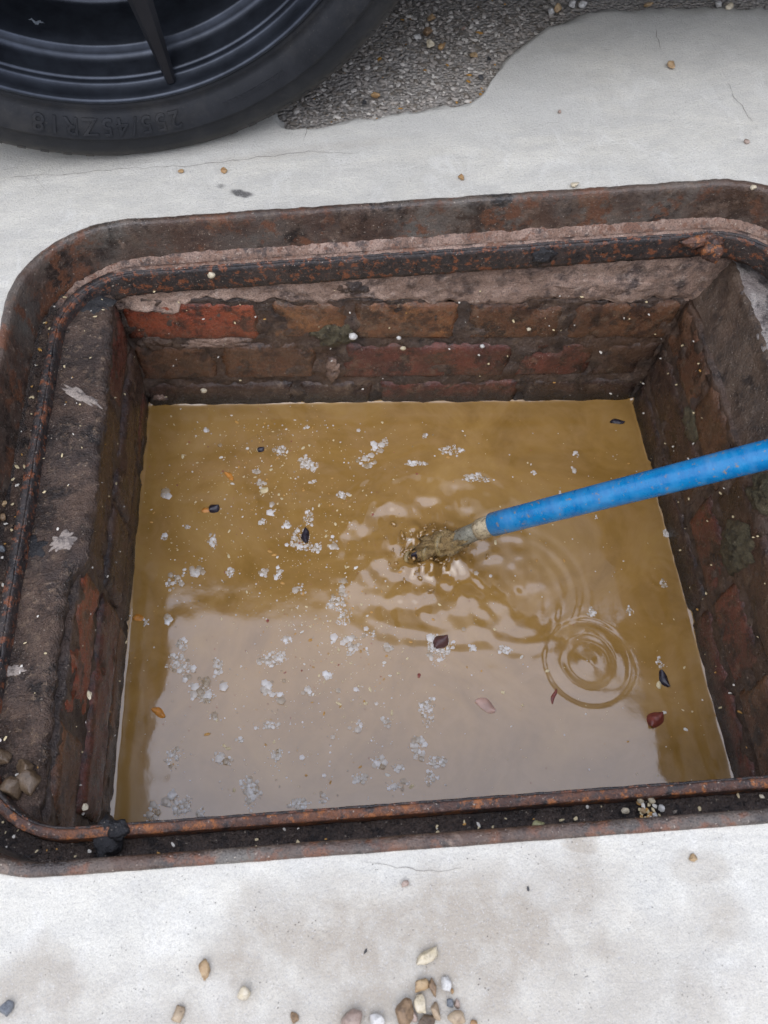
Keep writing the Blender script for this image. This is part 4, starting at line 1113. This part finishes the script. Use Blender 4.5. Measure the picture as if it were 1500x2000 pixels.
#  u, half width, bottom, belt, roof, roof half width
ST = [(-1.16, .50, .34, .56, .62, .40), (-1.10, .74, .24, .66, .72, .60), (-.98, .85, .20, .74, .80, .70), (-.75, .905, .19, .80, .87, .74), (-.20, HWID, .19, .86, .95, .76), (.35, HWID, .19, .91, 1.01, .76),
      (.62, HWID, .19, .93, 1.06, .74), (.95, HWID, .19, .94, 1.28, .68), (1.30, HWID, .19, .95, 1.44, .63), (1.75, HWID, .19, .955, 1.49, .62), (2.35, HWID, .19, .965, 1.47, .62), (2.85, HWID, .19, .98, 1.37, .61),
      (3.25, .92, .20, .99, 1.14, .64), (3.50, .88, .24, .97, 1.06, .66), (3.66, .80, .32, .90, .98, .60), (3.72, .66, .42, .78, .84, .50)]
V = []; NS = 0
for (u, hw, zb, zbelt, zr, rw) in ST:
    half = [(0, zb), (hw * .8, zb), (hw * .96, zb + .04), (hw * .985, zb + (zbelt - zb) * .35), (hw, zb + (zbelt - zb) * .7), (hw * .985, zbelt - .02), (hw * .955, zbelt + .01), (rw + (hw - rw) * .12, zr - (zr - zbelt) * .1 - .01), (rw * .88, zr - .004), (0, zr + .012)]
    sec = [(VC - a, z) for a, z in half] + [(VC + a, z) for a, z in reversed(half[1:-1])]
    NS = len(sec)
    for v_, z in sec: V.append(G(u, v_, z))
Fc = grid_faces(len(ST), NS, closed_v=True) + [tuple(range(NS)), tuple(reversed(range((len(ST) - 1) * NS, len(ST) * NS)))]
body = mesh('body', V, Fc, M_paint, car)
bm = bmesh.new(); bm.from_mesh(body.data); bmesh.ops.recalc_face_normals(bm, faces=bm.faces); bm.to_mesh(body.data); bm.free()
cutters = []
for u, v_, s in ((-.195, .80, 1), (2.62, .80, 1), (-.15, 2.71, -1), (2.62, 2.71, -1)):
    pts = [G(u, v_ - .12 * s, .375), G(u, v_ + .36 * s, .375)]; Vc, Fcc = tube(pts, [.425, .425], 64)
    co = mesh('cut', Vc, Fcc, M_trim); cutters.append(co)
    bm = bmesh.new(); bm.from_mesh(co.data); bmesh.ops.recalc_face_normals(bm, faces=bm.faces); bm.to_mesh(co.data); bm.free()
    md = body.modifiers.new('b', 'BOOLEAN'); md.operation = 'DIFFERENCE'; md.object = co; md.solver = 'EXACT'
dg = bpy.context.evaluated_depsgraph_get(); nm_ = bpy.data.meshes.new_from_object(body.evaluated_get(dg))
body.modifiers.clear(); body.data = nm_; nm_.name = 'body'
for c_ in cutters: bpy.data.objects.remove(c_)
try: nm_.set_sharp_from_angle(angle=math.radians(35))
except Exception: pass
def side_pane(u0, u1, a0, a1, s, nm='side_window'):
    """glass between belt and roof, lying on the cabin side"""
    us = [q[0] for q in ST]
    def I(u, k): return float(np.interp(u, us, [q[k] for q in ST]))
    V = []
    for t in np.linspace(0, 1, 9):
        for h in (.08, .45, .86):
            u = (u0 + (u1 - u0) * t) + (a0 + (a1 - a0) * t) * h
            hw, zb, rz, rw = I(u, 1), I(u, 3), I(u, 4), I(u, 5)
            z = zb + .01 + (rz - (rz - zb) * .1 - .01 - zb - .01) * h; w_ = hw * .955 + (rw + (hw - rw) * .12 - hw * .955) * h + .004
            V.append(G(u, VC - s * w_, z))
    return mesh(nm, V, grid_faces(9, 3, flip=s < 0), M_glass, car)
for s in (1, -1): side_pane(.88, 1.62, .30, 0, s); side_pane(1.70, 2.42, 0, 0, s); side_pane(2.50, 3.02, 0, -.28, s, 'quarter_window')
def roof_pane(i0, i1, nm):
    V = []
    for st in ST[i0:i1 + 1]:
        for a in np.linspace(-.86, .86, 9):
            V.append(G(st[0], VC + a * st[5] * .86, st[4] + .012 * (1 - abs(a)) + .004 - .004 * abs(a)))
    return mesh(nm, V, grid_faces(i1 - i0 + 1, 9), M_glass, car)
roof_pane(6, 8, 'windscreen'); roof_pane(11, 12, 'rear_window')
for s in (1, -1):
    B, Fi = ico(3)
    mesh('headlight', [G(-1.015 + x * .10, VC - s * (.66 + y * .13), .66 + z * .055) for x, y, z in B], Fi, M_lamp, car)
    mesh('tail_light', [G(3.60 + x * .10, VC - s * (.68 + y * .13), .82 + z * .06) for x, y, z in B], Fi, M_tail, car)
    mesh('door_mirror', [G(.98 + x * .07, VC - s * (.985 + y * .09), .99 + z * .06) for x, y, z in B], Fi, M_paint, car)
    for u in (1.55, 2.35):
        Vh, Fh = tube([G(u - .09, VC - s * .936, .86), G(u - .06, VC - s * .955, .862), G(u + .06, VC - s * .955, .862), G(u + .09, VC - s * .936, .86)], [.010, .012, .012, .010], 10)
        mesh('door_handle', Vh, Fh, M_paint, car)
